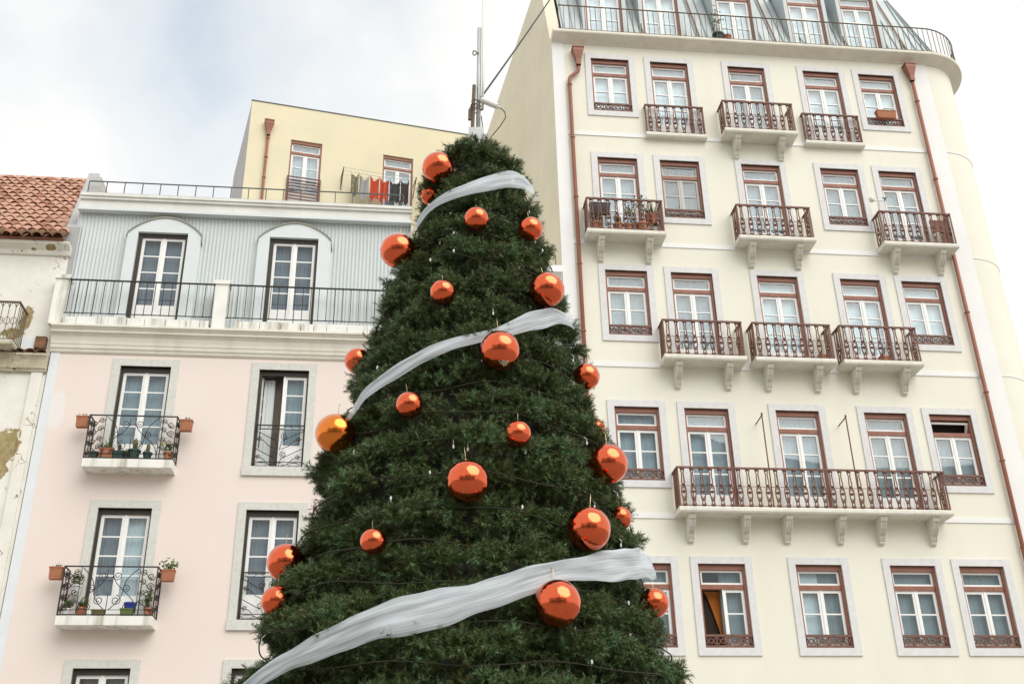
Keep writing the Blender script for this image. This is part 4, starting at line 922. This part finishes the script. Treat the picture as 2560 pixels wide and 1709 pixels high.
def foliage():
    # garland rings stacked up the cone; sprigs fan out from each ring's core
    BP, BD, BL = [], [], []
    zc = .75; ring = .365; k_ = 0
    while zc < 9.0:
        vis = zc > 2.2; k_ += 1
        r0 = float(rad(zc)); minor = .30 if zc < 8.3 else .23
        rc = max(.05, r0 - minor + .03 + rng.uniform(-.035, .045))
        tilt, tph = rng.uniform(.01, .06), rng.uniform(0, 6.28)             # rings hang unevenly
        nc = int(2 * math.pi * r0 * (8.5 if vis else 2.5)) * 2 + 6          # tufts
        tc_ = rng.uniform(0, 2 * math.pi, nc); pc_ = np.clip(rng.normal(-.05, .50, nc), -1.0, .95); lc_ = rng.uniform(.74, 1.14, nc) + np.where(rng.uniform(0, 1, nc) < .09, .24, 0)
        keep = (np.cos(tc_) > -.25) | (rng.uniform(0, 1, nc) < .35); tc_, pc_, lc_ = tc_[keep], pc_[keep], lc_[keep]
        m_ = 5; nu = int(len(tc_) * 2.0)
        th = np.concatenate([np.repeat(tc_, m_) + rng.normal(0, .032 / max(r0, .35), len(tc_) * m_), rng.uniform(0, 2 * math.pi, nu)])
        ph = np.concatenate([np.repeat(pc_, m_) + rng.normal(0, .20, len(tc_) * m_), rng.uniform(-.9, .9, nu)]) + np.clip((zc - 8.3) * .5, 0, .5)
        lf = np.concatenate([np.repeat(lc_, m_), np.full(nu, .70)]); n = len(th)
        bulge = .045 * np.sin(th * 4 + k_ * 2.1) + .035 * np.sin(th * 9 + k_ * 4.7)
        zz = zc + tilt * np.sin(th + tph) + .03 * np.sin(th * 5 + k_ * 3.3) + rng.normal(0, .012, n)
        rr = np.maximum(.02, rc + bulge + rng.normal(0, .012, n))
        BP.append(np.stack([axis_x(zz) + rr * np.sin(th), TY - rr * np.cos(th), zz], 1))
        ya = th + np.concatenate([np.repeat(rng.normal(0, .25, len(tc_)), m_) + rng.normal(0, .2, len(tc_) * m_), rng.normal(0, .4, nu)])
        BD.append(np.stack([np.sin(ya) * np.cos(ph), -np.cos(ya) * np.cos(ph), np.sin(ph)], 1))
        ln = minor * lf * (.74 + .22 * rng.uniform(0, 1, n)) * (1 - .42 * (np.abs(ph) / 1.1) ** 1.3)
        BL.append(np.clip(ln, .08, .40))
        if vis:
            ni = int(2 * math.pi * r0 * 26); th = rng.uniform(0, 2 * math.pi, ni); th = th[np.cos(th) > -.25]; ni = len(th); zz = zc + ring * .5 + rng.normal(0, .05, ni); rr = np.maximum(.02, rad(zz) - .37 + rng.normal(0, .015, ni)); ph = rng.normal(0, .5, ni)
            BP.append(np.stack([axis_x(zz) + rr * np.sin(th), TY - rr * np.cos(th), zz], 1)); BD.append(np.stack([np.sin(th) * np.cos(ph), -np.cos(th) * np.cos(ph), np.sin(ph)], 1)); BL.append(rng.uniform(.11, .17, ni))
        zc += ring * (1 if vis else 1.2)
    # dome on top
    n = 70; th = rng.uniform(0, 2 * math.pi, n); ph = rng.uniform(.2, 1.5, n)
    BP.append(np.stack([axis_x(8.85) + .16 * np.sin(th), TY - .16 * np.cos(th), np.full(n, 8.87)], 1)); BD.append(np.stack([np.sin(th) * np.cos(ph), -np.cos(th) * np.cos(ph), np.sin(ph)], 1)); BL.append(rng.uniform(.17, .25, n))
    BP, BD, BL = np.concatenate(BP), np.concatenate(BD), np.concatenate(BL)
    nb = len(BP)
    def norm(v): return v / (np.linalg.norm(v, axis=1, keepdims=True) + 1e-9)
    S, D, LN, SH = [], [], [], []
    tint = rng.uniform(0, 1, nb // 5 + 1).repeat(5)[:nb] * .7 + rng.uniform(0, .3, nb)
    S.append(BP + BD * BL[:, None] * .40); D.append(BD); LN.append(BL * .66); SH.append(tint)
    for k in range(4):
        t = .42 + .13 * k
        p = BP + BD * (BL * t)[:, None]
        side = norm(np.cross(BD, rng.normal(0, 1, (nb, 3))))
        side[:, 2] += .12
        d = norm(BD * rng.uniform(.6, .95, (nb, 1)) + side * rng.uniform(.55, .85, (nb, 1)))
        S.append(p); D.append(d); LN.append(rng.uniform(.065, .105, nb)); SH.append(tint + rng.normal(0, .12, nb))
    S, D, LN, SH = map(np.concatenate, (S, D, LN, SH))
    nn = 30; T_ = len(S)
    t = (np.arange(nn) + .5) / nn
    P = S[:, None, :] + D[:, None, :] * (LN[:, None] * t[None, :])[..., None]
    rnd = norm(rng.normal(0, 1, (T_ * nn, 3))).reshape(T_, nn, 3)
    perp = rnd - (rnd * D[:, None, :]).sum(-1, keepdims=True) * D[:, None, :]
    perp /= np.linalg.norm(perp, axis=-1, keepdims=True) + 1e-9
    nd = perp * .80 + D[:, None, :] * (.40 + .45 * t[None, :, None]); nd /= np.linalg.norm(nd, axis=-1, keepdims=True)
    ln = rng.uniform(.032, .050, (T_, nn, 1))
    wd = np.cross(nd, rng.normal(0, 1, (T_, nn, 3))); wd /= np.linalg.norm(wd, axis=-1, keepdims=True) + 1e-9
    hw = .0029
    V = np.stack([P - wd * hw, P + wd * hw, P + nd * ln], 2).reshape(-1, 3)
    V[:, 0] -= TOX; V[:, 1] -= TOY
    nt_ = T_ * nn
    m = bpy.data.meshes.new('needles'); m.vertices.add(len(V)); m.vertices.foreach_set('co', V.astype(np.float32).ravel())
    m.loops.add(nt_ * 3); m.loops.foreach_set('vertex_index', np.arange(nt_ * 3, dtype=np.int32)); m.polygons.add(nt_)
    m.polygons.foreach_set('loop_start', np.arange(0, nt_ * 3, 3, dtype=np.int32)); m.update(calc_edges=True)
    # needle colour: each sprig has its own green, each needle a little of its own
    c0, c1, c2 = np.array([.048, .086, .028]), np.array([.088, .122, .034]), np.array([.064, .134, .062])
    s_ = np.clip(SH, 0, 1)[:, None]
    col = np.where(s_ < .5, c0 + (c1 - c0) * s_ * 2, c1 + (c2 - c1) * (s_ * 2 - 1))
    col = col * (1 + .75 * np.clip(s_ - .62, 0, .4) / .4); col = col[:, None, :] * rng.uniform(.6, 1.4, (T_, nn, 1)); br = rng.uniform(0, 1, (T_, nn, 1)) < .06
    col = np.where(br, np.array([.10, .075, .035]), col)
    ca = np.concatenate([col, np.ones((T_, nn, 1))], -1).reshape(-1, 4); ca = np.repeat(ca, 3, 0).astype(np.float32)
    at = m.color_attributes.new('tint', 'FLOAT_COLOR', 'POINT'); at.data.foreach_set('color', ca.ravel())
    mt = bpy.data.materials.new('artificial_needles'); mt.use_nodes = True; b = mt.node_tree.nodes['Principled BSDF']; a_ = mt.node_tree.nodes.new('ShaderNodeVertexColor'); a_.layer_name = 'tint'
    mt.node_tree.links.new(a_.outputs[0], b.inputs['Base Color']); b.inputs['Roughness'].default_value = .42; b.inputs['Specular IOR Level'].default_value = .45
    m.materials.append(mt)
    o = link('needles', m, tree); tag(o, kind='stuff')
    # brown stems
    st = MB(); e = rng.choice(nb, 1500, replace=False)
    for i in e:
        a0 = BP[i] - [TOX, TOY, 0]; st.tube([a0, a0 + BD[i] * BL[i] * .8], .005, 3)
    so_ = st.build('stems', M['mast_dark'], tree); tag(so_, kind='stuff')
    return nb, nt_
foliage()

def on_tree(px, py, off):
    """where the sight line through a pixel meets the tree's outer surface grown by off"""
    r_ = ray(px, py); ts = np.linspace(6, 17, 2200); P = CAM + ts[:, None] * r_
    g_ = np.hypot(P[:, 0] - axis_x(P[:, 2]), P[:, 1] - TY) - (rad(P[:, 2]) + off)
    hit = np.where(g_ <= 0)[0]
    i = hit[0] if len(hit) else int(np.argmin(g_))
    return P[i], ts[i], len(hit) > 0

# baubles
def bauble_mat(name, c, rough=.045):
    m = mat(name, c, rough, .05, 3, metal=1.0, coat=.6); t = m.node_tree; b = t.nodes['Principled BSDF']
    n = t.nodes.new('ShaderNodeTexNoise'); n.inputs['Scale'].default_value = 9; n.inputs['Detail'].default_value = 3; n.inputs['Roughness'].default_value = .55; bn = t.nodes.new('ShaderNodeBump'); bn.inputs['Strength'].default_value = .06; bn.inputs['Distance'].default_value = .03
    tc_ = t.nodes.new('ShaderNodeTexCoord'); t.links.new(tc_.outputs['Object'], n.inputs['Vector']); t.links.new(n.outputs[0], bn.inputs['Height']); t.links.new(bn.outputs[0], b.inputs['Normal'])
    b.inputs['Coat Roughness'].default_value = .05
    return m
M['red_ball'] = bauble_mat('red_bauble', (.77, .125, .038)); M['gold_ball'] = bauble_mat('gold_bauble', (.80, .22, .022))
M['cap'] = mat('bauble_cap', (.62, .5, .3), .35, .05, 9, metal=.8)
M['peel'] = mat('bare_plastic', (.55, .50, .36), .7, .1, 8)
def ball_mesh(m):
    b = MB(); n = 40; b.lathe([(max(.0005, math.sin(math.pi * i / n)), -math.cos(math.pi * i / n)) for i in range(n + 1)], (0, 0, 0), 56); return b.mesh('bauble', m, True)
BM = {'r': ball_mesh(M['red_ball']), 'g': ball_mesh(M['gold_ball'])}
CAPM = MB().lathe([(.08, .98), (.09, .985), (.09, 1.04), (.04, 1.05)], (0, 0, 0), 12).mesh('cap', M['cap'])
HOOK = MB().tube([(0, 0, 1.06), (.01, .0, 1.25), (0, .05, 1.55), (0, .3, 1.75)], .018, 5).mesh('hook', M['cap'])
BALLS = [(1095.5, 419.7, 81, 0, 'r', 'large red bauble just above the top end of the tulle'), (1077, 488, 52, 1, 'r', 'red bauble half hidden behind the uppermost tulle'),
 (1191, 548, 63, 0, 'r', 'small red bauble just below the uppermost tulle'), (1326, 573, 63, 0, 'r', 'small red bauble on the edge facing the cream house below the uppermost tulle'),
 (1304, 533, 32, 1, 'g', 'tiny gold bauble tucked behind the edge needles'), (995, 627, 89, 0, 'r', 'large red bauble on the edge in front of the corrugated attic'),
 (1107, 731, 65, 0, 'r', 'small red bauble midway between the top two tulle turns'), (1366, 725, 91, 0, 'r', 'large red bauble resting on the end of the second tulle turn'),
 (1249.6, 877, 102, 0, 'r', 'large red bauble with a peeled bare patch below the second tulle turn'), (894, 901.6, 65, 1, 'r', 'red bauble half hidden on the edge in front of the pink cornice'),
 (1465.7, 941, 67, 0, 'r', 'small red bauble on the edge in front of the brown downpipe'), (1023.5, 1012, 69, 0, 'r', 'small red bauble just below the trailing end of the second tulle turn'),
 (839, 1084, 101, 0, 'g', 'large amber gold bauble on the edge in front of the pink wall'), (1294, 1084.7, 70, 0, 'r', 'small red bauble above the largest central bauble'),
 (1485, 1073, 58, 1, 'r', 'red bauble mostly hidden behind needles above the large edge bauble'), (1519.5, 1159, 101, 0, 'r', 'large red bauble on the edge overlapping a cream house window guard'),
 (1168.8, 1203, 110, 0, 'r', 'large red bauble in the middle of the tree above the lowest tulle'), (1470.7, 1322, 113, 0, 'r', 'large red bauble sitting just above the lowest tulle'),
 (1549.5, 1294, 60, 1, 'r', 'red bauble nearly covered by needles beside the lowest tulle end'), (933.5, 1353, 68, 0, 'r', 'small red bauble above the lowest tulle on the pink house side'),
 (715, 1406, 95, .45, 'r', 'large red bauble on the edge in front of a pink house window guard'), (691.7, 1502, 77, .45, 'r', 'red bauble on the edge directly under another edge bauble by the pink house'),
 (1394, 1508, 120, 0, 'r', 'largest red bauble hanging over the lower border of the lowest tulle'), (1635, 1506, 74, 0, 'r', 'small red bauble on the edge in front of a cream house first floor window')]
for px, py, dp, back, kd, lb in BALLS:
    rb_ = .17 if dp > 76 else .12
    p, t, hit = on_tree(px, py, rb_ * (.45 - .65 * back))
    if back: p = CAM + ray(px, py) * (t + (.16 * back if kd == 'r' else .34))
    depth = (p - CAM) @ FW; r_ = dp / 2 * depth / F
    o = link('bauble', BM[kd], None, tuple(p), (random.uniform(-.15, .15), random.uniform(-.15, .15), random.uniform(0, 6)), r_)
    tag(o, lb, 'bauble', 'baubles on the Christmas tree')
    link('cap', CAPM, o); hk = link('hook', HOOK, o); hk.rotation_euler = (0, 0, -o.rotation_euler.z)
    if 'peeled' in lb:
        rv_ = ray(1261, 906); lat = CAM + rv_ * ((p - CAM) @ FW) - p; d = lat - rv_ / np.linalg.norm(rv_) * math.sqrt(max(1e-6, r_ ** 2 - lat @ lat)); d = d / np.linalg.norm(d)
        e1 = np.cross(d, [0, 0, 1]); e1 /= np.linalg.norm(e1); e2 = np.cross(e1, d)
        pb = MB(); ring = []
        for i in range(18):
            a = 2 * math.pi * i / 18; q_ = .17 * (1 + .3 * math.sin(3 * a + 1) + .18 * math.sin(7 * a)); v = d + e1 * q_ * math.cos(a) * 1.5 + e2 * q_ * math.sin(a); v = v / np.linalg.norm(v) * 1.006; ring.append(v)
        inv = o.matrix_basis.inverted().to_3x3() @ Matrix.Scale(r_, 3)
        rv = [np.array(inv @ Vector(v)) for v in ring]; cv_ = np.array(inv @ Vector(d * 1.012))
        pb.add(rv + [cv_], [(i, (i + 1) % 18, 18) for i in range(18)]); pb.build('peeled_patch', M['peel'], o, smooth=True, label='bare beige patch where the red coating has peeled off')

# tulle wound round the tree
RB = [[(1296, 452, 50), (1263, 452, 52), (1236, 458, 50), (1205, 466, 44), (1168, 476, 40), (1130, 489, 38), (1098, 505, 38), (1066, 530, 36), (1049, 553, 28), (1040, 572, 18)],
      [(1386, 790, 50), (1350, 800, 50), (1318, 808, 50), (1286, 820, 40), (1250, 832, 28), (1215, 840, 27), (1182, 848, 27), (1140, 858, 34), (1100, 872, 42), (1062, 890, 46), (1024, 912, 48), (985, 936, 46), (942, 965, 46), (910, 990, 44), (890, 1016, 34), (880, 1042, 24)],
      [(1600, 1409, 78), (1560, 1412, 76), (1500, 1420, 68), (1440, 1426, 62), (1409, 1426, 62), (1340, 1446, 70), (1295, 1463, 76), (1250, 1478, 82), (1218, 1490, 85), (1150, 1508, 90), (1100, 1522, 94), (1050, 1534, 94), (1010, 1542, 94), (961, 1552, 92), (900, 1575, 84), (847, 1598, 78), (789, 1622, 74), (738, 1646, 70), (690, 1672, 64), (656, 1692, 58), (628, 1715, 50)]]
S_t, S_z, S_w = [], [], []
for strip in RB:
    th_ = []
    for px, py, w in strip:
        p, t, hit = on_tree(px, py, .035)
        a = math.atan2(p[0] - axis_x(p[2]), -(p[1] - TY)); d = (p - CAM) @ FW
        th_.append((a, p[2], w * d / F))
    base = 0 if not S_t else -2 * math.pi * round((S_t[0] - 0) / (2 * math.pi) + RB.index(strip))
    for a, z, w in th_: S_t.append(a + base); S_z.append(z); S_w.append(w)
S_t = np.array(S_t); order = np.argsort(-S_t); S_t, S_z, S_w = S_t[order], np.array(S_z)[order], np.array(S_w)[order]
tt = np.arange(S_t[0] + .5, S_t[-1] - 2.0, -.022)
zz = np.interp(-tt, -S_t, S_z); ww = np.interp(-tt, -S_t, S_w)
zz = np.where(tt > S_t[0], S_z[0] + (tt - S_t[0]) * .05, zz); zz = np.where(tt < S_t[-1], S_z[-1] + (tt - S_t[-1]) * .25, zz)
ker = np.ones(5) / 5
zz[2:-2] = np.convolve(zz, ker, 'same')[2:-2]; ww[2:-2] = np.convolve(ww, ker, 'same')[2:-2]
rr = rad(zz) + .03 - .36 * np.clip((.06 - np.cos(tt)) * 5, 0, 1)
C = np.stack([axis_x(zz) + rr * np.sin(tt), TY - rr * np.cos(tt), zz], 1)
Tn = np.gradient(C, axis=0); Tn /= np.linalg.norm(Tn, axis=1, keepdims=True)
Nr = np.stack([np.sin(tt), -np.cos(tt), np.full_like(tt, .26)], 1); Nr /= np.linalg.norm(Nr, axis=1, keepdims=True)
Wd = np.cross(Nr, Tn); Wd /= np.linalg.norm(Wd, axis=1, keepdims=True); Nr = np.cross(Tn, Wd)
nv = 40; v = np.linspace(-.5, .5, nv + 1)
s_ = np.concatenate([[0], np.cumsum(np.linalg.norm(np.diff(C, axis=0), axis=1))])
fold = np.zeros((len(tt), nv + 1))
for fq, am, dr in ((15, .09, .9), (24, .035, -1.2), (8, .16, .5)):
    fold += am * np.sin(v[None, :] * fq + s_[:, None] * dr * 1.3 + fq + .8 * np.sin(s_[:, None] * 1.9 + fq))
fold += .05 * np.sin(v[None, :] * 11 + s_[:, None] * 8.5 + 1.5 * np.sin(s_[:, None] * 2.3)) + .035 * np.sin(v[None, :] * 21 - s_[:, None] * 13 + 2 * np.sin(s_[:, None] * 3.1))
edge = -.35 * (2 * v[None, :]) ** 4
wob = 1.03 + .10 * np.sin(s_ * 3.1) + .07 * np.sin(s_ * 7.7) + .04 * np.sin(s_ * 17)
P3 = C[:, None, :] + Wd[:, None, :] * (v[None, :] * (ww * wob)[:, None])[..., None] + Nr[:, None, :] * ((fold * .055 + edge * .22 + .17) * np.minimum(ww, .26)[:, None])[..., None]
o3 = tuple(C[0]); V = (P3.reshape(-1, 3) - C[0]); n1_ = nv + 1
fs = [(i * n1_ + j, i * n1_ + j + 1, (i + 1) * n1_ + j + 1, (i + 1) * n1_ + j) for i in range(len(tt) - 1) for j in range(nv)]
me = bpy.data.meshes.new('tulle_garland'); me.from_pydata([tuple(map(float, q)) for q in V], [], fs); me.materials.append(M['tulle']); me.polygons.foreach_set('use_smooth', [True] * len(fs))
uvl = me.uv_layers.new(name='UVMap'); vi = np.zeros(len(me.loops), np.int32); me.loops.foreach_get('vertex_index', vi)
uvs = np.stack([s_[vi // n1_], v[vi % n1_] * ww[vi // n1_] * 2.4], 1).astype(np.float32); uvl.data.foreach_set('uv', uvs.ravel())
tag(link('tulle_garland', me, None, o3), 'white tulle wound in a spiral round the Christmas tree', 'garland')

# light string wound round the tree
lo = link('light_string', None, None, (axis_x(.5), TY - 2.6, .5)); tag(lo, 'thin dark cable of small unlit bulbs wound round the Christmas tree', 'light string')
pts = []; bl = MB(); wires = MB(); z = 8.7; a = 0.0; rl_ = random.Random(9)
O = np.array([axis_x(.5), TY - 2.6, .5])
while z > 1.2:
    r_ = float(rad(z)) - .05 + .03 * math.sin(a * 5.3); zz_ = z + .035 * math.sin(a * 3.1) + .02 * math.sin(a * 9.7)
    p = np.array([axis_x(z) + r_ * math.sin(a), TY - r_ * math.cos(a), zz_]) - O; pts.append(p)
    if rl_.random() < .06:
        n_ = np.array([math.sin(a), -math.cos(a), 0]); q = p + n_ * rl_.uniform(.01, .05) + np.array([0, 0, rl_.uniform(-.09, .06)])
        wires.tube([p, (p + q) / 2 + n_ * .02, q], .0035, 4); bl.lathe([(.003, -.018), (.008, -.012), (.009, .008), (.003, .018)], tuple(q), 6)
    da = .12 / max(.3, r_); a += da; z -= .31 * da / (2 * math.pi)
MB().tube(pts, .0065, 5).build('cable', M['core'], lo); tag(wires.build('lead_wires', M['mast'], lo), kind='stuff'); bo_ = bl.build('bulbs', M['bulb'], lo); tag(bo_, kind='stuff')

# mast on the tree top
zt = 9.15; mx, my = -.355, TY
mo = link('tree_mast', None, None, (mx, my, zt)); tag(mo, 'slim pale metal mast with strapped tubes standing on the tree top', 'mast')
MB().box(-.085, .085, -.09, .09, -.05, .20).build('base_box', M['mast'], mo)
MB().tube([(.02, 0, .1), (.045, 0, 1.75)], .026, 8).build('pole', M['mast'], mo, smooth=True)
MB().tube([(.075, -.03, .5), (.085, -.03, 1.0), (.10, -.03, 2.3)], .017, 6).build('tube', M['plastic'], mo, smooth=True)
MB().tube([(-.045, -.03, .15), (-.02, -.03, .85)], .024, 6).tube([(-.075, -.03, .35), (-.07, -.03, .5)], .02, 6).build('strut', M['mast_dark'], mo)
for zc, rr2 in ((.62, .05), (.50, .075), (.55, .06), (1.35, .035)): MB().tube([(.0 + rr2 * math.cos(t_), -.02 + rr2 * .7 * math.sin(t_), zc + .02 * math.sin(t_ * 2)) for t_ in np.linspace(0, 6.28, 14, endpoint=False)], .007, 5, True).build('strap', M['mast_dark'], mo)
MB().tube([(.06, -.05, .62), (.25, -.07, .50)], .035, 10).tube([(.25, -.07, .50), (.28, -.07, .48)], .015, 6).build('lamp_tube', M['plastic'], mo)
MB().tube([(.28, -.07, .48), (.33, -.07, .42), (.34, -.07, .34), (.27, -.06, .22), (.14, -.04, .05), (.08, -.03, .15), (.06, -.03, .4)], .006, 5).build('lead', M['cable'], mo)
u_, z_ = FAC.uz(1491, -183, -.9)
e = FAC.pt(u_, -.9, z_); s0 = np.array([mx + .03, my - .03, zt + .62])
pc = [s0 + (e - s0) * t_ - np.array([0, 0, .10 * 4 * t_ * (1 - t_)]) for t_ in np.linspace(0, 1, 14)]
ov = MB().tube([p - s0 for p in pc], .012, 6).build('overhead_cable', M['cable'], None, tuple(s0)); tag(ov, 'black cable strung from the tree mast up to the cream house roof', 'cable')

# ------------------------------------------------------------------ the far side of the square, behind the viewer (seen in the baubles)
M['far_glass'] = mat('far_window', (.06, .07, .08), .1, .05, 3)
def far_house(x0, x1, h, m, rm, label, floors, cols):
    o = link('square_house', None, None, ((x0 + x1) / 2, -26, 0), (0, 0, math.pi)); tag(o, label, 'building'); w = x1 - x0
    hs = []
    for f in range(floors):
        for c in range(cols):
            cx = -w / 2 + w * (c + .5) / cols; zb = .3 if f == 0 else 1.0 + f * (h - 1) / floors
            hs.append((cx - .55, cx + .55, zb, zb + (2.4 if f == 0 else 1.8)))
    MB().wall(-w / 2, w / 2, 0, h, hs).box(-w / 2, w / 2, .3, 10, 0, h).build('wall', m, o)
    for a, b, c, d in hs:
        wn = link('window', cached(('fw', d - c), lambda: MB().box(0, 1.1, .14, .18, 0, .08).box(0, .08, .14, .18, .08, d - c).box(1.02, 1.1, .14, .18, .08, d - c).box(.52, .58, .14, .18, .08, d - c).mesh('window', M['white_wood'])), o, (a, 0, c))
        link('pane', cached(('fp', d - c), lambda: MB().box(0, 1.1, .17, .20, 0, d - c).mesh('pane', M['far_glass'])), wn)
    MB().prismx([(-.4, h), (5, h + 3), (10.4, h)], -w / 2 - .2, w / 2 + .2).build('roof', rm, o)
far_house(-30, -17, 13, M['pink_cornice'], M['tile3'], 'pale row house facing the square, beside an ochre one', 4, 5)
far_house(-17, -6, 11, M['yellow'], M['tile'], 'ochre row house facing the square across from the Christmas tree', 3, 4)
far_house(-6, 8, 14, M['grey_render'], M['tile3'], 'broad grey row house facing the square across from the Christmas tree', 4, 6)
far_house(8, 19, 12, M['old_white'], M['tile'], 'weathered white row house facing the square', 4, 4)
far_house(19, 32, 13, M['pink'], M['tile3'], 'pink row house at the end of the far row on the square', 4, 5)
def crown_mesh():
    b = MB(); rr = random.Random(2); cl = [(rr.gauss(0, 1.0), rr.gauss(0, 1.0), 4.6 + rr.gauss(0, .8)) for _ in range(16)]
    for _ in range(2600):
        c = rr.choice(cl); d = np.array([rr.gauss(0, 1), rr.gauss(0, 1), rr.gauss(0, 1)]); d /= np.linalg.norm(d); p = np.array(c) + d * rr.uniform(.4, .95)
        t = np.cross(d, [rr.gauss(0, 1), rr.gauss(0, 1), rr.gauss(0, 1)]); t /= np.linalg.norm(t) + 1e-6; q = np.cross(d, t); e = .16
        b.quad(p - t * e, p - q * e * .5, p + t * e, p + q * e * .5)
    return b.mesh('crown', M['leaf'])
CRM = crown_mesh(); TRM = MB().tube([(0, 0, 0), (.05, 0, 1.8), (0, .05, 3.4), (.3, .1, 4.6)], [.20, .16, .13, .06], 8).tube([(0, .05, 2.9), (-.5, -.2, 4.2)], [.09, .04], 6).tube([(0, .05, 3.0), (.1, .6, 4.3)], [.08, .04], 6).mesh('trunk', M['mast_dark'])
for x, y, lb in ((-13, -15, 'before the ochre row house'), (-7.5, -16, 'where the ochre and grey row houses meet'), (-1.5, -15, 'before the grey row house, nearer the ochre one'), (4.5, -16.5, 'before the grey row house, nearer the white one'), (10, -15, 'before the white row house, nearer the grey one'), (16, -16, 'before the white row house, nearer the pink end house')):
    o = link('square_tree', None, None, (x, y, 0), (0, 0, x), .95 + .1 * math.sin(x)); tag(o, 'leafy tree on the square ' + lb, 'tree', 'trees in a row on the square')
    link('trunk', TRM, o); link('crown', CRM, o)
